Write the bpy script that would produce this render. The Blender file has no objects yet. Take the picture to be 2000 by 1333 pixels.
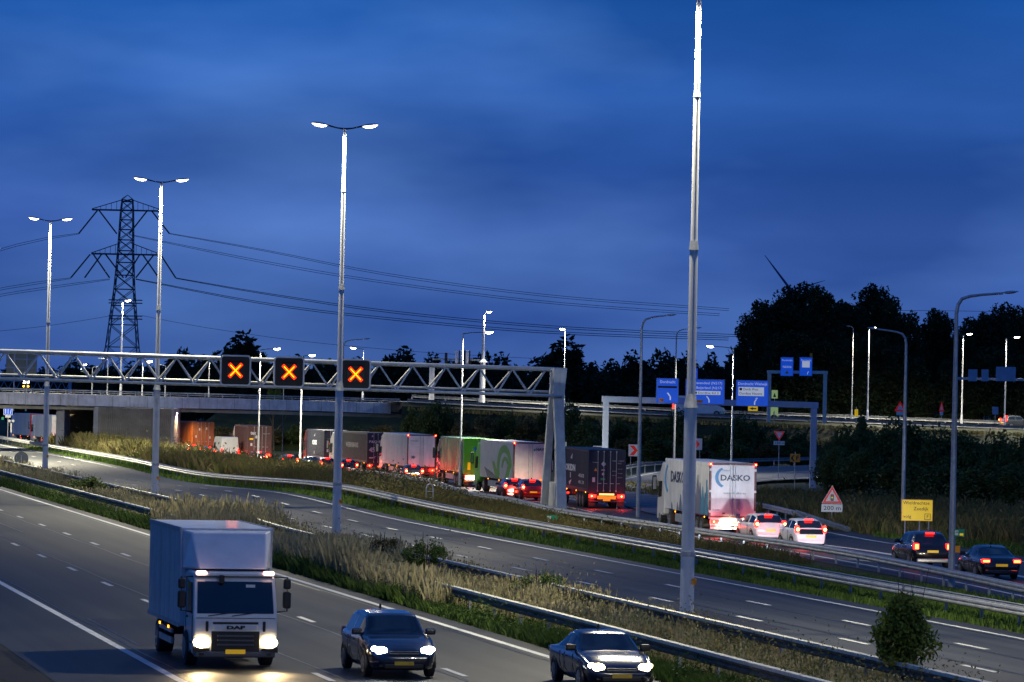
import bpy, math, random
import numpy as np
from mathutils import Vector, Matrix
random.seed(7); RNG = np.random.default_rng(11)
S = bpy.context.scene; C = S.collection
PI = math.pi
# ------------------------------------------------------------------ camera
CAMH = 7.7; FPX = 7900.0; HOR = 762.0; ROLL = 0.0205      # photograph is 2000 px wide
cd = bpy.data.cameras.new('camera'); cam = bpy.data.objects.new('camera', cd); C.objects.link(cam)
cd.sensor_width = 36; cd.lens = FPX / 2000 * 36; cd.clip_start = 1; cd.clip_end = 12000
pitch = math.atan((HOR - 666.5) / FPX)
cam.matrix_world = Matrix.Translation((0, 0, CAMH)) @ Matrix.Rotation(PI / 2 + pitch, 4, 'X') @ Matrix.Rotation(math.atan(ROLL), 4, 'Z')
cd.dof.use_dof = True; cd.dof.focus_distance = 235; cd.dof.aperture_fstop = 8
S.camera = cam
# ------------------------------------------------------------------ view
S.view_settings.view_transform = 'Standard'; S.view_settings.look = 'None'
S.view_settings.exposure = 0.22; S.view_settings.gamma = 1
S.render.engine = 'CYCLES'
S.cycles.use_denoising = True; S.cycles.max_bounces = 5; S.cycles.diffuse_bounces = 2; S.cycles.glossy_bounces = 3
S.cycles.transparent_max_bounces = 8; S.cycles.sample_clamp_indirect = 4; S.cycles.use_light_tree = True
S.cycles.caustics_reflective = False; S.cycles.caustics_refractive = False
S.cycles.pixel_filter_type = 'BLACKMAN_HARRIS'; S.cycles.filter_width = 1.5
# ------------------------------------------------------------------ world: dusk sky, sun well down, broken blue cloud
W = bpy.data.worlds.new('World'); S.world = W; W.use_nodes = True
wt = W.node_tree; wt.nodes.clear(); WN = wt.nodes.new; WL = wt.links.new
def mathn(t, op, a, b=None, c=None):
    n = t.nodes.new('ShaderNodeMath'); n.operation = op
    for i, v in enumerate((a, b, c)):
        if v is None: continue
        if isinstance(v, (int, float)): n.inputs[i].default_value = v
        else: t.links.new(v, n.inputs[i])
    return n.outputs[0]
def mixc(t, f, a, b, mode='MIX'):
    n = t.nodes.new('ShaderNodeMix'); n.data_type = 'RGBA'; n.blend_type = mode
    for i, v in ((0, f), (6, a), (7, b)):
        if isinstance(v, (int, float)): n.inputs[i].default_value = v
        elif isinstance(v, tuple): n.inputs[i].default_value = (*v, 1)
        else: t.links.new(v, n.inputs[i])
    return n.outputs[2]
def ramp(t, f, stops):
    n = t.nodes.new('ShaderNodeValToRGB'); r = n.color_ramp
    while len(r.elements) < len(stops): r.elements.new(.5)
    for e, (p, c) in zip(r.elements, stops): e.position = p; e.color = (*c, 1)
    t.links.new(f, n.inputs[0]); return n.outputs[0]
tc = WN('ShaderNodeTexCoord'); gen = tc.outputs['Generated']
sky = WN('ShaderNodeTexSky'); sky.sky_type = 'NISHITA'; sky.sun_disc = False
sky.sun_elevation = math.radians(-4.0); sky.sun_rotation = math.radians(205); sky.altitude = 0
sep = WN('ShaderNodeSeparateXYZ'); WL(gen, sep.inputs[0])
el = sep.outputs[2]
# base blue deepening with height (high thin overcast after sunset)
base = ramp(wt, mathn(wt, 'MULTIPLY_ADD', el, 5.0, 0.2), [(0.0, (.026, .068, .26)), (.2, (.038, .090, .34)), (.28, (.034, .092, .35)), (.40, (.050, .125, .44)), (.475, (.028, .098, .385)), (.56, (.034, .128, .47)), (.70, (.012, .098, .40)), (1.0, (.004, .065, .30))])
mp = WN('ShaderNodeMapping'); WL(gen, mp.inputs[0]); mp.inputs['Scale'].default_value = (7, 7, 24); mp.inputs['Location'].default_value = (1.3, .4, 3.1)
nz = WN('ShaderNodeTexNoise'); WL(mp.outputs[0], nz.inputs[0]); nz.inputs['Scale'].default_value = 1.15; nz.inputs['Detail'].default_value = 5; nz.inputs['Roughness'].default_value = .46
mp2 = WN('ShaderNodeMapping'); WL(gen, mp2.inputs[0]); mp2.inputs['Scale'].default_value = (5, 5, 16); mp2.inputs['Location'].default_value = (4.3, 2.4, .4)
nz2 = WN('ShaderNodeTexNoise'); WL(mp2.outputs[0], nz2.inputs[0]); nz2.inputs['Scale'].default_value = 1.6; nz2.inputs['Detail'].default_value = 4
dark = ramp(wt, nz.outputs[0], [(.36, (1, 1, 1)), (.66, (.55, .64, .70))])
lite = ramp(wt, nz2.outputs[0], [(.42, (0, 0, 0)), (.72, (.045, .085, .15))])
c1 = mixc(wt, 1.0, base, dark, 'MULTIPLY'); c2 = mixc(wt, 1.0, c1, lite, 'ADD')
skm = mixc(wt, 1.0, sky.outputs[0], (.5, .7, 1.0), 'MULTIPLY')
bg = WN('ShaderNodeBackground'); bg.inputs[1].default_value = .90
bg2 = WN('ShaderNodeBackground'); bg2.inputs[1].default_value = 0.10
WL(c2, bg.inputs[0]); WL(skm, bg2.inputs[0])
add = WN('ShaderNodeAddShader'); WL(bg.outputs[0], add.inputs[0]); WL(bg2.outputs[0], add.inputs[1])
wo = WN('ShaderNodeOutputWorld'); WL(add.outputs[0], wo.inputs[0])

# ------------------------------------------------------------------ placement helpers
ca, sa = math.cos(math.atan(ROLL)), math.sin(math.atan(ROLL))
def ray(px, py):
    dx, dy = px - 1000, py - 666.5
    return dx * ca + dy * sa, -dx * sa + dy * ca + 666.5 - HOR
def at(px, py, z=0.0, Y=None):
    """point on the ground height z (or at distance Y) that the photograph shows at px, py"""
    x, v = ray(px, py)
    if Y is None: Y = FPX * (CAMH - z) / v
    return Vector((x / FPX * Y, Y, CAMH - v / FPX * Y))
TH = math.atan(.222); CT, ST = math.cos(TH), math.sin(TH)
def sn(s, n, z=0.0): return Vector((n * CT - s * ST, n * ST + s * CT, z))
def to_sn(x, y): return y * CT - x * ST, x * CT + y * ST
def sst(a, b, x):
    t = min(1, max(0, (x - a) / (b - a))); return t * t * (3 - 2 * t)
def zg(x, y):
    s, n = to_sn(x, y)
    zm = .36 * math.exp(-((s - 270) / 26) ** 2) - .30 * math.exp(-((s - 332) / 28) ** 2)
    zm *= sst(33, 40, n) * (1 - sst(50, 56, n))
    zq = -.5 * sst(230, 400, s) * sst(51, 57, n) * (1 - sst(75, 90, n))
    return zm + zq
def zsn(s, n): p = sn(s, n); return zg(p.x, p.y)
# ------------------------------------------------------------------ mesh builder
class MB:
    def __init__(s): s.v = []; s.f = []
    def add(s, vs, fs):
        o = len(s.v); s.v += [tuple(v) for v in vs]; s.f += [tuple(i + o for i in f) for f in fs]; return s
    def box(s, x0, x1, y0, y1, z0, z1):
        return s.add([(x0,y0,z0),(x1,y0,z0),(x1,y1,z0),(x0,y1,z0),(x0,y0,z1),(x1,y0,z1),(x1,y1,z1),(x0,y1,z1)],
                     [(0,3,2,1),(4,5,6,7),(0,1,5,4),(1,2,6,5),(2,3,7,6),(3,0,4,7)])
    def tube(s, pts, rad, n=8, caps=True):
        pts = [Vector(p) for p in pts]; rad = rad if isinstance(rad, (list, tuple)) else [rad] * len(pts)
        vs = []; fs = []
        for i, p in enumerate(pts):
            a = pts[max(0, i - 1)]; b = pts[min(len(pts) - 1, i + 1)]; d = (b - a).normalized()
            u = d.cross(Vector((0, 0, 1)));
            if u.length < 1e-3: u = d.cross(Vector((0, 1, 0)))
            u.normalize(); w = d.cross(u)
            for k in range(n):
                t = 2 * PI * k / n; vs.append(p + (u * math.cos(t) + w * math.sin(t)) * rad[i])
        for i in range(len(pts) - 1):
            for k in range(n):
                k2 = (k + 1) % n; fs.append((i*n+k, i*n+k2, (i+1)*n+k2, (i+1)*n+k))
        if caps: fs += [tuple(range(n))[::-1], tuple(range((len(pts)-1)*n, len(pts)*n))]
        return s.add(vs, fs)
    def prism(s, poly, a, b, axis='y'):
        """polygon extruded between a and b on the axis; polygon is in the other two axes, in order"""
        def P(u, v, w):
            return {'y': (u, w, v), 'x': (w, u, v), 'z': (u, v, w)}[axis]
        n = len(poly); vs = [P(u, v, a) for u, v in poly] + [P(u, v, b) for u, v in poly]
        fs = [tuple(range(n)), tuple(range(n, 2*n))[::-1]] + [(i, (i+1)%n + 0, (i+1)%n + n, i + n)[::-1] for i in range(n)]
        return s.add(vs, fs)
    def disc(s, c, r, n=20, axis='y', th=.02, r2=None):
        poly = [(c[0 if axis != 'x' else 1] + r*math.cos(2*PI*k/n), c[2 if axis != 'z' else 1] + (r2 or r)*math.sin(2*PI*k/n)) for k in range(n)]
        w = c['xyz'.index(axis)]
        return s.prism(poly, w, w + th, axis)
    def mesh(s, name, m=None, smooth=False):
        me = bpy.data.meshes.new(name); me.from_pydata(s.v, [], s.f)
        if m: me.materials.append(m)
        if smooth: me.shade_smooth()
        me.update(); return me
    def build(s, name, m=None, parent=None, loc=None, rz=0, smooth=False, bevel=0, seg=2):
        return obj(name, s.mesh(name, m, smooth), parent, loc, rz, bevel, seg)
def obj(name, me, parent=None, loc=None, rz=0, bevel=0, seg=2):
    o = bpy.data.objects.new(name, me); C.objects.link(o)
    if parent: o.parent = parent
    if loc is not None: o.location = loc
    if rz: o.rotation_euler[2] = rz
    if bevel:
        b = o.modifiers.new('bevel', 'BEVEL'); b.width = bevel; b.segments = seg; b.limit_method = 'ANGLE'
    return o
def tag(o, label=None, cat=None, group=None, kind=None):
    for k, v in (('label', label), ('category', cat), ('group', group), ('kind', kind)):
        if v: o[k] = v
    return o
def thing(name, label, cat, loc=(0, 0, 0), rz=0, group=None):
    o = bpy.data.objects.new(name, None); C.objects.link(o); o.location = loc; o.rotation_euler[2] = rz
    o.empty_display_size = .3
    return tag(o, label, cat, group)
def copy_tree(o, parent=None):
    c = o.copy(); C.objects.link(c)
    if parent: c.parent = parent
    for ch in list(o.children): copy_tree(ch, c)
    return c
def np_obj(name, V, Q, m, parent=None, k=4):
    me = bpy.data.meshes.new(name); V = np.ascontiguousarray(V, dtype=np.float32); Q = np.ascontiguousarray(Q, dtype=np.int32)
    me.vertices.add(len(V)); me.vertices.foreach_set('co', V.ravel())
    me.loops.add(Q.size); me.loops.foreach_set('vertex_index', Q.ravel())
    me.polygons.add(len(Q)); me.polygons.foreach_set('loop_start', np.arange(0, Q.size, k, dtype=np.int32))
    me.update(); me.validate(); me.materials.append(m)
    return obj(name, me, parent)
# ------------------------------------------------------------------ materials
MATS = {}
def mat(name, col, rough=.6, metal=0, var=.12, scale=3, emit=None, es=0, bump=0, bscale=40, spec=.5, coat=0, dirt=None, stretch=(1,1,1)):
    if name in MATS: return MATS[name]
    m = bpy.data.materials.new(name); m.use_nodes = True; t = m.node_tree; p = t.nodes['Principled BSDF']
    p.inputs['Roughness'].default_value = rough; p.inputs['Metallic'].default_value = metal
    p.inputs['Specular IOR Level'].default_value = spec; p.inputs['Coat Weight'].default_value = coat
    co = t.nodes.new('ShaderNodeTexCoord'); mpn = t.nodes.new('ShaderNodeMapping'); mpn.inputs['Scale'].default_value = stretch
    t.links.new(co.outputs['Object'], mpn.inputs[0])
    if var or dirt:
        n = t.nodes.new('ShaderNodeTexNoise'); n.inputs['Scale'].default_value = scale; n.inputs['Detail'].default_value = 6; n.inputs['Roughness'].default_value = .65
        t.links.new(mpn.outputs[0], n.inputs[0])
        lo = tuple(max(0, c * (1 - 2*var)) for c in col); hi = tuple(c * (1 + 1.4*var) for c in col)
        c = ramp(t, n.outputs[0], [(.3, lo), (.7, hi)])
        if dirt:
            n2 = t.nodes.new('ShaderNodeTexNoise'); n2.inputs['Scale'].default_value = scale * .35; n2.inputs['Detail'].default_value = 8; n2.inputs['Roughness'].default_value = .7
            mp3 = t.nodes.new('ShaderNodeMapping'); mp3.inputs['Scale'].default_value = (2.5, 2.5, .35); mp3.inputs['Location'].default_value = (3, 1, 2)
            t.links.new(co.outputs['Object'], mp3.inputs[0]); t.links.new(mp3.outputs[0], n2.inputs[0])
            f = mathn(t, 'MULTIPLY', ramp(t, n2.outputs[0], [(.48, (0,0,0)), (.75, (1,1,1))]), .6)
            c = mixc(t, f, c, dirt)
        t.links.new(c, p.inputs['Base Color'])
    else: p.inputs['Base Color'].default_value = (*col, 1)
    if bump:
        n = t.nodes.new('ShaderNodeTexNoise'); n.inputs['Scale'].default_value = bscale; n.inputs['Detail'].default_value = 4
        t.links.new(mpn.outputs[0], n.inputs[0])
        b = t.nodes.new('ShaderNodeBump'); b.inputs['Strength'].default_value = bump; b.inputs['Distance'].default_value = .02
        t.links.new(n.outputs[0], b.inputs['Height']); t.links.new(b.outputs[0], p.inputs['Normal'])
    if emit: p.inputs['Emission Color'].default_value = (*emit, 1); p.inputs['Emission Strength'].default_value = es
    MATS[name] = m; return m
def leafmat(name, cols, rough=.75):
    if name in MATS: return MATS[name]
    m = bpy.data.materials.new(name); m.use_nodes = True; t = m.node_tree; p = t.nodes['Principled BSDF']
    p.inputs['Roughness'].default_value = rough; p.inputs['Specular IOR Level'].default_value = .25
    g = t.nodes.new('ShaderNodeNewGeometry'); co = t.nodes.new('ShaderNodeTexCoord')
    n = t.nodes.new('ShaderNodeTexNoise'); n.inputs['Scale'].default_value = .55; n.inputs['Detail'].default_value = 3
    t.links.new(co.outputs['Object'], n.inputs[0])
    f = mathn(t, 'ADD', mathn(t, 'MULTIPLY', g.outputs['Random Per Island'], .5), mathn(t, 'MULTIPLY_ADD', n.outputs[0], 1.3, -.4))
    k = len(cols); c = ramp(t, f, [(.08 + .84*i/(k-1), c) for i, c in enumerate(cols)])
    t.links.new(c, p.inputs['Base Color'])
    tr = t.nodes.new('ShaderNodeBsdfTranslucent'); t.links.new(c, tr.inputs[0])
    mx = t.nodes.new('ShaderNodeMixShader'); mx.inputs[0].default_value = .25
    t.links.new(p.outputs[0], mx.inputs[1]); t.links.new(tr.outputs[0], mx.inputs[2])
    t.links.new(mx.outputs[0], t.nodes['Material Output'].inputs[0]); MATS[name] = m; return m
def glow(name, col, st): return mat(name, tuple(min(1, c) for c in col), .4, 0, 0, emit=col, es=st)
STEEL = mat('galvanised_steel', (.42, .45, .48), .45, .55, .14, 6, dirt=(.2, .17, .13))
MAST = mat('mast_paint', (.66, .68, .70), .5, .05, .06, 2, dirt=(.46, .46, .46))
GANTRY = mat('gantry_paint', (.62, .63, .60), .45, .15, .08, 2, dirt=(.30, .27, .22))
RAILM = mat('rail_steel', (.50, .51, .50), .42, .5, .15, 4, dirt=(.16, .14, .11))
RAILW = mat('rail_weathered', (.13, .125, .105), .85, 0, .25, 5, dirt=(.07, .06, .04)); RAILT = mat('rail_pale_edge', (.66, .65, .56), .7, .0, .15, 5, dirt=(.25, .2, .12))
BLACK = mat('black_plastic', (.012, .012, .013), .45, 0, .1, 8)
RUBBER = mat('rubber', (.02, .02, .021), .8, 0, .15, 12)
RIM = mat('wheel_metal', (.35, .35, .36), .35, .8, .1, 9)
GLASS = mat('dark_glass', (.012, .018, .026), .06, 0, .1, 2, spec=.9)
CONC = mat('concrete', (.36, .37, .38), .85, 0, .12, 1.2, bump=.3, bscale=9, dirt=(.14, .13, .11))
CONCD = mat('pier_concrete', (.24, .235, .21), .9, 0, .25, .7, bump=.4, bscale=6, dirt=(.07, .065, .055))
WHITE = mat('sign_white', (.78, .78, .76), .4, 0, .04, 5)
RED = mat('sign_red', (.62, .02, .012), .4, 0, .08, 5, emit=(1, .02, .01), es=.12)  # faint emission brightens the red faces; no lamp lights them
BLUE = mat('sign_blue', (.01, .09, .62), .35, 0, .06, 1.5, emit=(.008, .085, .62), es=.45)  # emission stands in for light falling on the blue faces
YEL = mat('sign_yellow', (.80, .55, .01), .4, 0, .06, 2, emit=(.8, .5, .005), es=.4)  # own glow added to brighten the yellow, not a light source
ORG = mat('sign_orange', (.85, .30, .01), .4, 0, .06, 3)
INK = mat('sign_black', (.012, .012, .012), .5, 0, 0)
GREEN = mat('sign_green', (.01, .30, .16), .4, 0, .08, 3)
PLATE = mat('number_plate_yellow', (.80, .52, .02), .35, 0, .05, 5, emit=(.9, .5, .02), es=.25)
TAIL = glow('tail_lens_lit', (1, .008, .004), 14)
TAILC = glow('tail_bulb', (1, .22, .05), 22)
TAILG = glow('tail_lens_dim', (1, .010, .006), 6); TAILOFF = mat('tail_lens_unlit', (.12, .008, .008), .2)
AMBER = glow('amber_marker', (1, .33, .02), 5)
LAMPW = glow('lamp_lens', (1, .90, .74), 22)
LAMPD = glow('lamp_refractor', (1, .80, .55), 4)
HEADW = glow('headlight_warm', (1, .74, .36), 30)
HEADC = glow('headlight_cool', (.86, .93, 1), 34)
# ------------------------------------------------------------------ text
def text(body, h, m, parent, loc, rot=(PI/2, 0, 0), width=None, name='lettering', align='LEFT', th=.004, bold=0):
    cu = bpy.data.curves.new(name, 'FONT'); cu.body = body; cu.size = h / .72; cu.align_x = align; cu.extrude = th; cu.resolution_u = 2; cu.offset = bold
    o = bpy.data.objects.new(name, cu); C.objects.link(o)
    dg = bpy.context.evaluated_depsgraph_get(); me = bpy.data.meshes.new_from_object(o.evaluated_get(dg))
    bpy.data.objects.remove(o); me.materials.clear(); me.materials.append(m)
    xs = [v.co.x for v in me.vertices]
    if width and xs and max(xs) > min(xs):
        k = width / (max(xs) - min(xs))
        for v in me.vertices: v.co.x *= k
    r = obj(name, me, parent, loc); r.rotation_euler = rot; return r
SIDE = (PI/2, 0, -PI/2)
# ------------------------------------------------------------------ ribbons
def ribbon(name, L, R, m, lift, parent=None, kind='structure', split=1):
    """surface between two point lists (world)"""
    b = MB(); n = len(L); vs = []
    for a, c in zip(L, R):
        for k in range(split + 1):
            p = Vector(a).lerp(Vector(c), k / split); vs.append((p.x, p.y, p.z + lift))
    w = split + 1
    b.add(vs, [(i*w+k, i*w+k+1, (i+1)*w+k+1, (i+1)*w+k) for i in range(n-1) for k in range(split)])
    o = b.build(name, m, parent)
    if kind and not parent: o['kind'] = kind
    return o
def smooth_path(pts, step=4.0):
    """catmull-rom resampled at even steps"""
    P = [Vector(p) for p in pts]; P = [P[0]*2 - P[1]] + P + [P[-1]*2 - P[-2]]; out = []
    for i in range(1, len(P) - 2):
        for k in range(24):
            t = k / 24; a, b, c, d = P[i-1], P[i], P[i+1], P[i+2]
            out.append(.5*((2*b) + (c-a)*t + (2*a-5*b+4*c-d)*t*t + (3*b-a-3*c+d)*t**3))
    out.append(P[-2]); res = [out[0]]; acc = 0
    for a, b in zip(out, out[1:]):
        L = (b - a).length; 
        while acc + L >= step:
            t = (step - acc) / L; a = a.lerp(b, t); res.append(a.copy()); L = (b - a).length; acc = 0
        acc += L
    return res
def offset(path, d):
    out = []
    for i, p in enumerate(path):
        a = path[max(0, i-1)]; b = path[min(len(path)-1, i+1)]; t = (b - a); t.z = 0; t.normalize()
        q = p + Vector((t.y, -t.x, 0)) * d; out.append(Vector((q.x, q.y, zg(q.x, q.y))))
    return out
# ================================================================== ground and roads
def asphalt(name, base, rotz):
    m = bpy.data.materials.new(name); m.use_nodes = True; t = m.node_tree; p = t.nodes['Principled BSDF']
    co = t.nodes.new('ShaderNodeTexCoord'); mp = t.nodes.new('ShaderNodeMapping'); mp.vector_type = 'TEXTURE'
    mp.inputs['Rotation'].default_value = (0, 0, rotz); t.links.new(co.outputs['Object'], mp.inputs[0])
    def noise(sc, det, rough=.6):
        a = t.nodes.new('ShaderNodeMapping'); a.inputs['Scale'].default_value = sc; t.links.new(mp.outputs[0], a.inputs[0])
        n = t.nodes.new('ShaderNodeTexNoise'); n.inputs['Scale'].default_value = 1; n.inputs['Detail'].default_value = det; n.inputs['Roughness'].default_value = rough
        t.links.new(a.outputs[0], n.inputs[0]); return n.outputs[0]
    st = noise((.9, .015, 1), 4); gr = noise((14, 14, 14), 4, .8); bl = noise((.25, .06, 1), 5)
    f = mathn(t, 'ADD', mathn(t, 'MULTIPLY', st, .55), mathn(t, 'ADD', mathn(t, 'MULTIPLY', gr, .25), mathn(t, 'MULTIPLY', bl, .2)))
    c = ramp(t, f, [(.36, tuple(x*.50 for x in base)), (.5, base), (.62, tuple(x*1.7 for x in base))])
    t.links.new(c, p.inputs['Base Color']); p.inputs['Roughness'].default_value = .62; p.inputs['Specular IOR Level'].default_value = .45
    b = t.nodes.new('ShaderNodeBump'); b.inputs['Strength'].default_value = .35; b.inputs['Distance'].default_value = .01
    t.links.new(noise((45, 45, 45), 3, .8), b.inputs['Height']); t.links.new(b.outputs[0], p.inputs['Normal'])
    return m
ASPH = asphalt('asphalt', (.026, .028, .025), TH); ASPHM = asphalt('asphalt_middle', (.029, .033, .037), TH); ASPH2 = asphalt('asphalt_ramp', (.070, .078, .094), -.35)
LINE = mat('road_paint', (.70, .71, .68), .55, 0, .14, 3, dirt=(.25, .25, .24))
SOIL = leafmat('ground_cover_soil', [(.030, .038, .014), (.045, .055, .018), (.06, .062, .028)])
# one sheet to the horizon, finer where the roads are
ns = sorted(set([-4000, -1500, -600, -250, -120, -60] + list(range(-40, 141, 3)) + [170, 220, 350, 700, 1800, 4500]))
ss = sorted(set([-300, -100, 0] + list(range(20, 561, 5)) + [600, 700, 900, 1300, 2200, 4000, 8000]))
b = MB(); b.add([(*sn(s_, n_)[:2], zsn(s_, n_) - .03 - (.25 if 12 < n_ < 27 or 34.8 < n_ < 45.2 or 57 < n_ < 62 else 0)) for s_ in ss for n_ in ns],
      [(i*len(ns)+j, i*len(ns)+j+1, (i+1)*len(ns)+j+1, (i+1)*len(ns)+j) for i in range(len(ss)-1) for j in range(len(ns)-1)])
tag(b.build('ground', SOIL), kind='structure')
SR = list(range(30, 561, 5))
def sline(n): return [sn(s_, n, zsn(s_, n)) for s_ in SR]
near_road = ribbon('near_carriageway', sline(11.2), sline(27.4), ASPH, .0, split=4)
mid_road = ribbon('middle_carriageway', sline(34.2), sline(45.6), ASPHM, .0, split=4)
QPTS = [(38,90),(31,120),(24,150),(20.9,172),(19.0,184),(15.5,204),(12.5,217),(6.5,268),(1.6,299),(-3.0,329),(-8.0,359),(-12.2,378),(-17.2,395),(-26.0,425),(-34.8,455),(-46.5,495),(-61,545)]
QP = [Vector((x, y, zg(x, y))) for x, y in QPTS]; Q = smooth_path(QP, 5)
near = [p for p in Q if p.y < 262]; far = [p for p in Q if p.y >= 255]
def offn(path, f): 
    out = []
    for i, p in enumerate(path):
        a = path[max(0, i-1)]; c = path[min(len(path)-1, i+1)]; t = (c - a); t.z = 0; t.normalize()
        q = p + Vector((t.y, -t.x, 0)) * f(p.y); out.append(Vector((q.x, q.y, zg(q.x, q.y))))
    return out
queue_road = ribbon('queue_carriageway', offset(Q, -3.6), offn(Q, lambda y: 9.0 - 5.2*sst(235, 275, y)), ASPH, .0, split=6)
def cm(pts, st=4): return smooth_path([Vector((*p, 0)) if len(p) == 2 else Vector(p) for p in pts], st)
rl = cm([(11, 240, .0), (8.6, 262, .02), (7.4, 290, .03), (8, 335, .05), (10.5, 362, .1), (14, 384, .25), (20, 399, .4), (28, 412, .5), (40, 428, .8), (60, 450, 1.4)])
rr = cm([(18.5, 236, .0), (17.2, 250, .02), (15.6, 266, .03), (15.4, 300, .05), (18, 330, .1), (22.3, 352, .2), (28, 364, .3), (36, 378, .4), (50, 398, .8), (72, 425, 1.4)])
def resamp(P, k):
    return [P[int(round(i * (len(P)-1) / (k-1)))] for i in range(k)]
K = 48; rl, rr = resamp(rl, K), resamp(rr, K)
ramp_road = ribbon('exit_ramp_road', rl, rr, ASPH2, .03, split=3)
# ---- markings (children of their road)
def strip(parent, name, path, w, lift=.006):
    P = [Vector(p) for p in path]
    L = []; R = []
    for i, p in enumerate(P):
        a = P[max(0, i-1)]; c = P[min(len(P)-1, i+1)]; t = (c-a); t.z = 0; t.normalize(); q = Vector((t.y, -t.x, 0)) * w/2
        L.append(p - q); R.append(p + q)
    return ribbon(name, L, R, LINE, lift, parent)
strip(near_road, 'edge_line', sline(14.5), .24); strip(near_road, 'edge_line', sline(26.6), .24)
strip(mid_road, 'edge_line', sline(35.0), .2); strip(mid_road, 'edge_line', sline(44.6), .2)
dashm = MB().box(-.09, .09, 0, 3.0, 0, .004).mesh('lane_dash', LINE)
def dashes(parent, n, s0, s1, ph, step=12):
    s_ = ph
    while s_ < s1:
        if s_ > s0:
            a = sn(s_, n, zsn(s_, n)); o = obj('lane_dash', dashm, parent, (a.x, a.y, a.z + .012), TH)
            o.rotation_euler[0] = math.atan((zsn(s_+3, n) - a.z) / 3)
        s_ += step
TAR = mat('tar_joint', (.008, .008, .008), .35, 0, .1, 3); PATCH = asphalt('repair_patch', (.018, .018, .018), TH)
def tar(parent, n, s0, s1, w=.05):
    P = [sn(s_, n + .05*math.sin(s_*.31), zsn(s_, n)) for s_ in range(s0, s1, 5)]; o = strip(parent, 'tar_joint', P, w, .009); o.data.materials[0] = TAR
for n_, s0, s1 in ((14.9, 80, 400), (18.9, 80, 320), (22.1, 90, 360), (26.2, 80, 400)): tar(near_road, n_, s0, s1)
for n_, s0, s1 in ((38.75, 80, 400), (41.15, 90, 400), (44.2, 80, 420)): tar(mid_road, n_, s0, s1)
for par, n0, n1, s0, s1 in ((near_road, 15.2, 18.2, 118, 131), (near_road, 22.8, 26.1, 150, 171), (near_road, 18.9, 20.4, 205, 232), (mid_road, 35.4, 38.0, 128, 139), (mid_road, 41.8, 44.3, 186, 210)):
    P = [s0 + (s1-s0)*i/6 for i in range(7)]; o = ribbon('repair_patch', [sn(q, n0, zsn(q, n0)) for q in P], [sn(q, n1, zsn(q, n1)) for q in P], PATCH, .005, par)
    for nn in (n0, n1): o2 = strip(par, 'tar_joint', [sn(q, nn, zsn(q, nn)) for q in P], .07, .010); o2.data.materials[0] = TAR
dashes(near_road, 18.5, 80, 400, 92); dashes(near_road, 22.45, 80, 420, 94)
dashes(mid_road, 38.3, 80, 460, 96.5); dashes(mid_road, 41.5, 80, 460, 94.5)
strip(queue_road, 'edge_line', offset(Q, -2.2), .2); 
strip(queue_road, 'block_line', offset([p for p in Q if p.y < 236], 2.3), .42)
strip(queue_road, 'edge_line', offn([p for p in Q if p.y < 262], lambda y: 7.1 - 1.2*sst(225, 262, y)), .2)
strip(queue_road, 'edge_line', offset([p for p in Q if p.y > 262], 2.0), .2)
def between(f, path_l, path_r): return [Vector(a).lerp(Vector(c), f) for a, c in zip(path_l, path_r)]
strip(ramp_road, 'edge_line', between(.06, rl, rr)[8:], .2, .045); strip(ramp_road, 'edge_line', between(.93, rl, rr)[8:], .2, .045)
mid = between(.5, rl, rr)
for i in range(6, K-3, 3): strip(ramp_road, 'lane_dash', mid[i:i+2], .16, .045)
# litter specks on the hard shoulder of the middle carriageway
# ================================================================== guard rails
def wprof(h=.31):
    z = [0, .05, .10, .155, .21, .26, .31]; d = [.0, .07, .075, .01, .075, .07, .0]
    return [(-dd, zz) for zz, dd in zip(z, d)]
def beam_mesh(L, m, top=.0):
    b = MB(); pr = wprof(); vs = []
    for y in (0, L): vs += [(x, y, z) for x, z in pr]
    k = len(pr); b.add(vs, [(i, i+1, k+i+1, k+i) for i in range(k-1)])
    if top and m is not RAILW: b.box(-.02, top, 0, L, .305, .325)
    me = b.mesh('beam', m); me.shade_smooth() if False else None; return me
def rail(name, label, path, kind, m, step=4.0, group=None, cat='guard rail'):
    pts = smooth_path(path, step) if kind != 'raw' else path
    r = thing(name, label, cat, (0, 0, 0), 0, group)
    te = MB().box(-.10, .10, 0, step + .1, .27, .36).mesh('top_edge', RAILT)
    bm = beam_mesh(step + .12, m, .12); pm = MB().box(-.04, .04, -.05, .05, -.75, .22).mesh('post', STEEL)
    for a, c in zip(pts, pts[1:]):
        d = c - a; yaw = math.atan2(-d.x, d.y); pit = math.asin(max(-1, min(1, d.z / d.length)))
        sides = ((-.08, 0),) if kind == 'single' else ((-.30, 0), (.30, 1))
        for off, flip in sides:
            o = obj('beam', bm, r); o.rotation_mode = 'XYZ'
            n = Vector((math.cos(yaw), math.sin(yaw), 0)) * off
            if flip:
                o.location = c + n; o.rotation_euler = (-pit, 0, yaw + PI)
            else: o.location = a + n; o.rotation_euler = (pit, 0, yaw)
            if m is RAILW: obj('top_edge', te, o)
        po = obj('post', pm, r, a, yaw)
        if kind == 'double': 
            sp = bpy.data.meshes.get('spacer') or MB().box(-.30, .30, -.04, .04, .12, .2).mesh('spacer', STEEL); obj('spacer', sp, r, a, yaw)
    return r
def rz_(s_, n, h=.45): return sn(s_, n, zsn(s_, n) + h)
rail('guard_rail', 'weathered guard rail half buried in grass behind the moving box truck and cars', [rz_(s_, 28.9) for s_ in range(60, 420, 20)], 'single', RAILW, group='guard rails in the grassy median')
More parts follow.
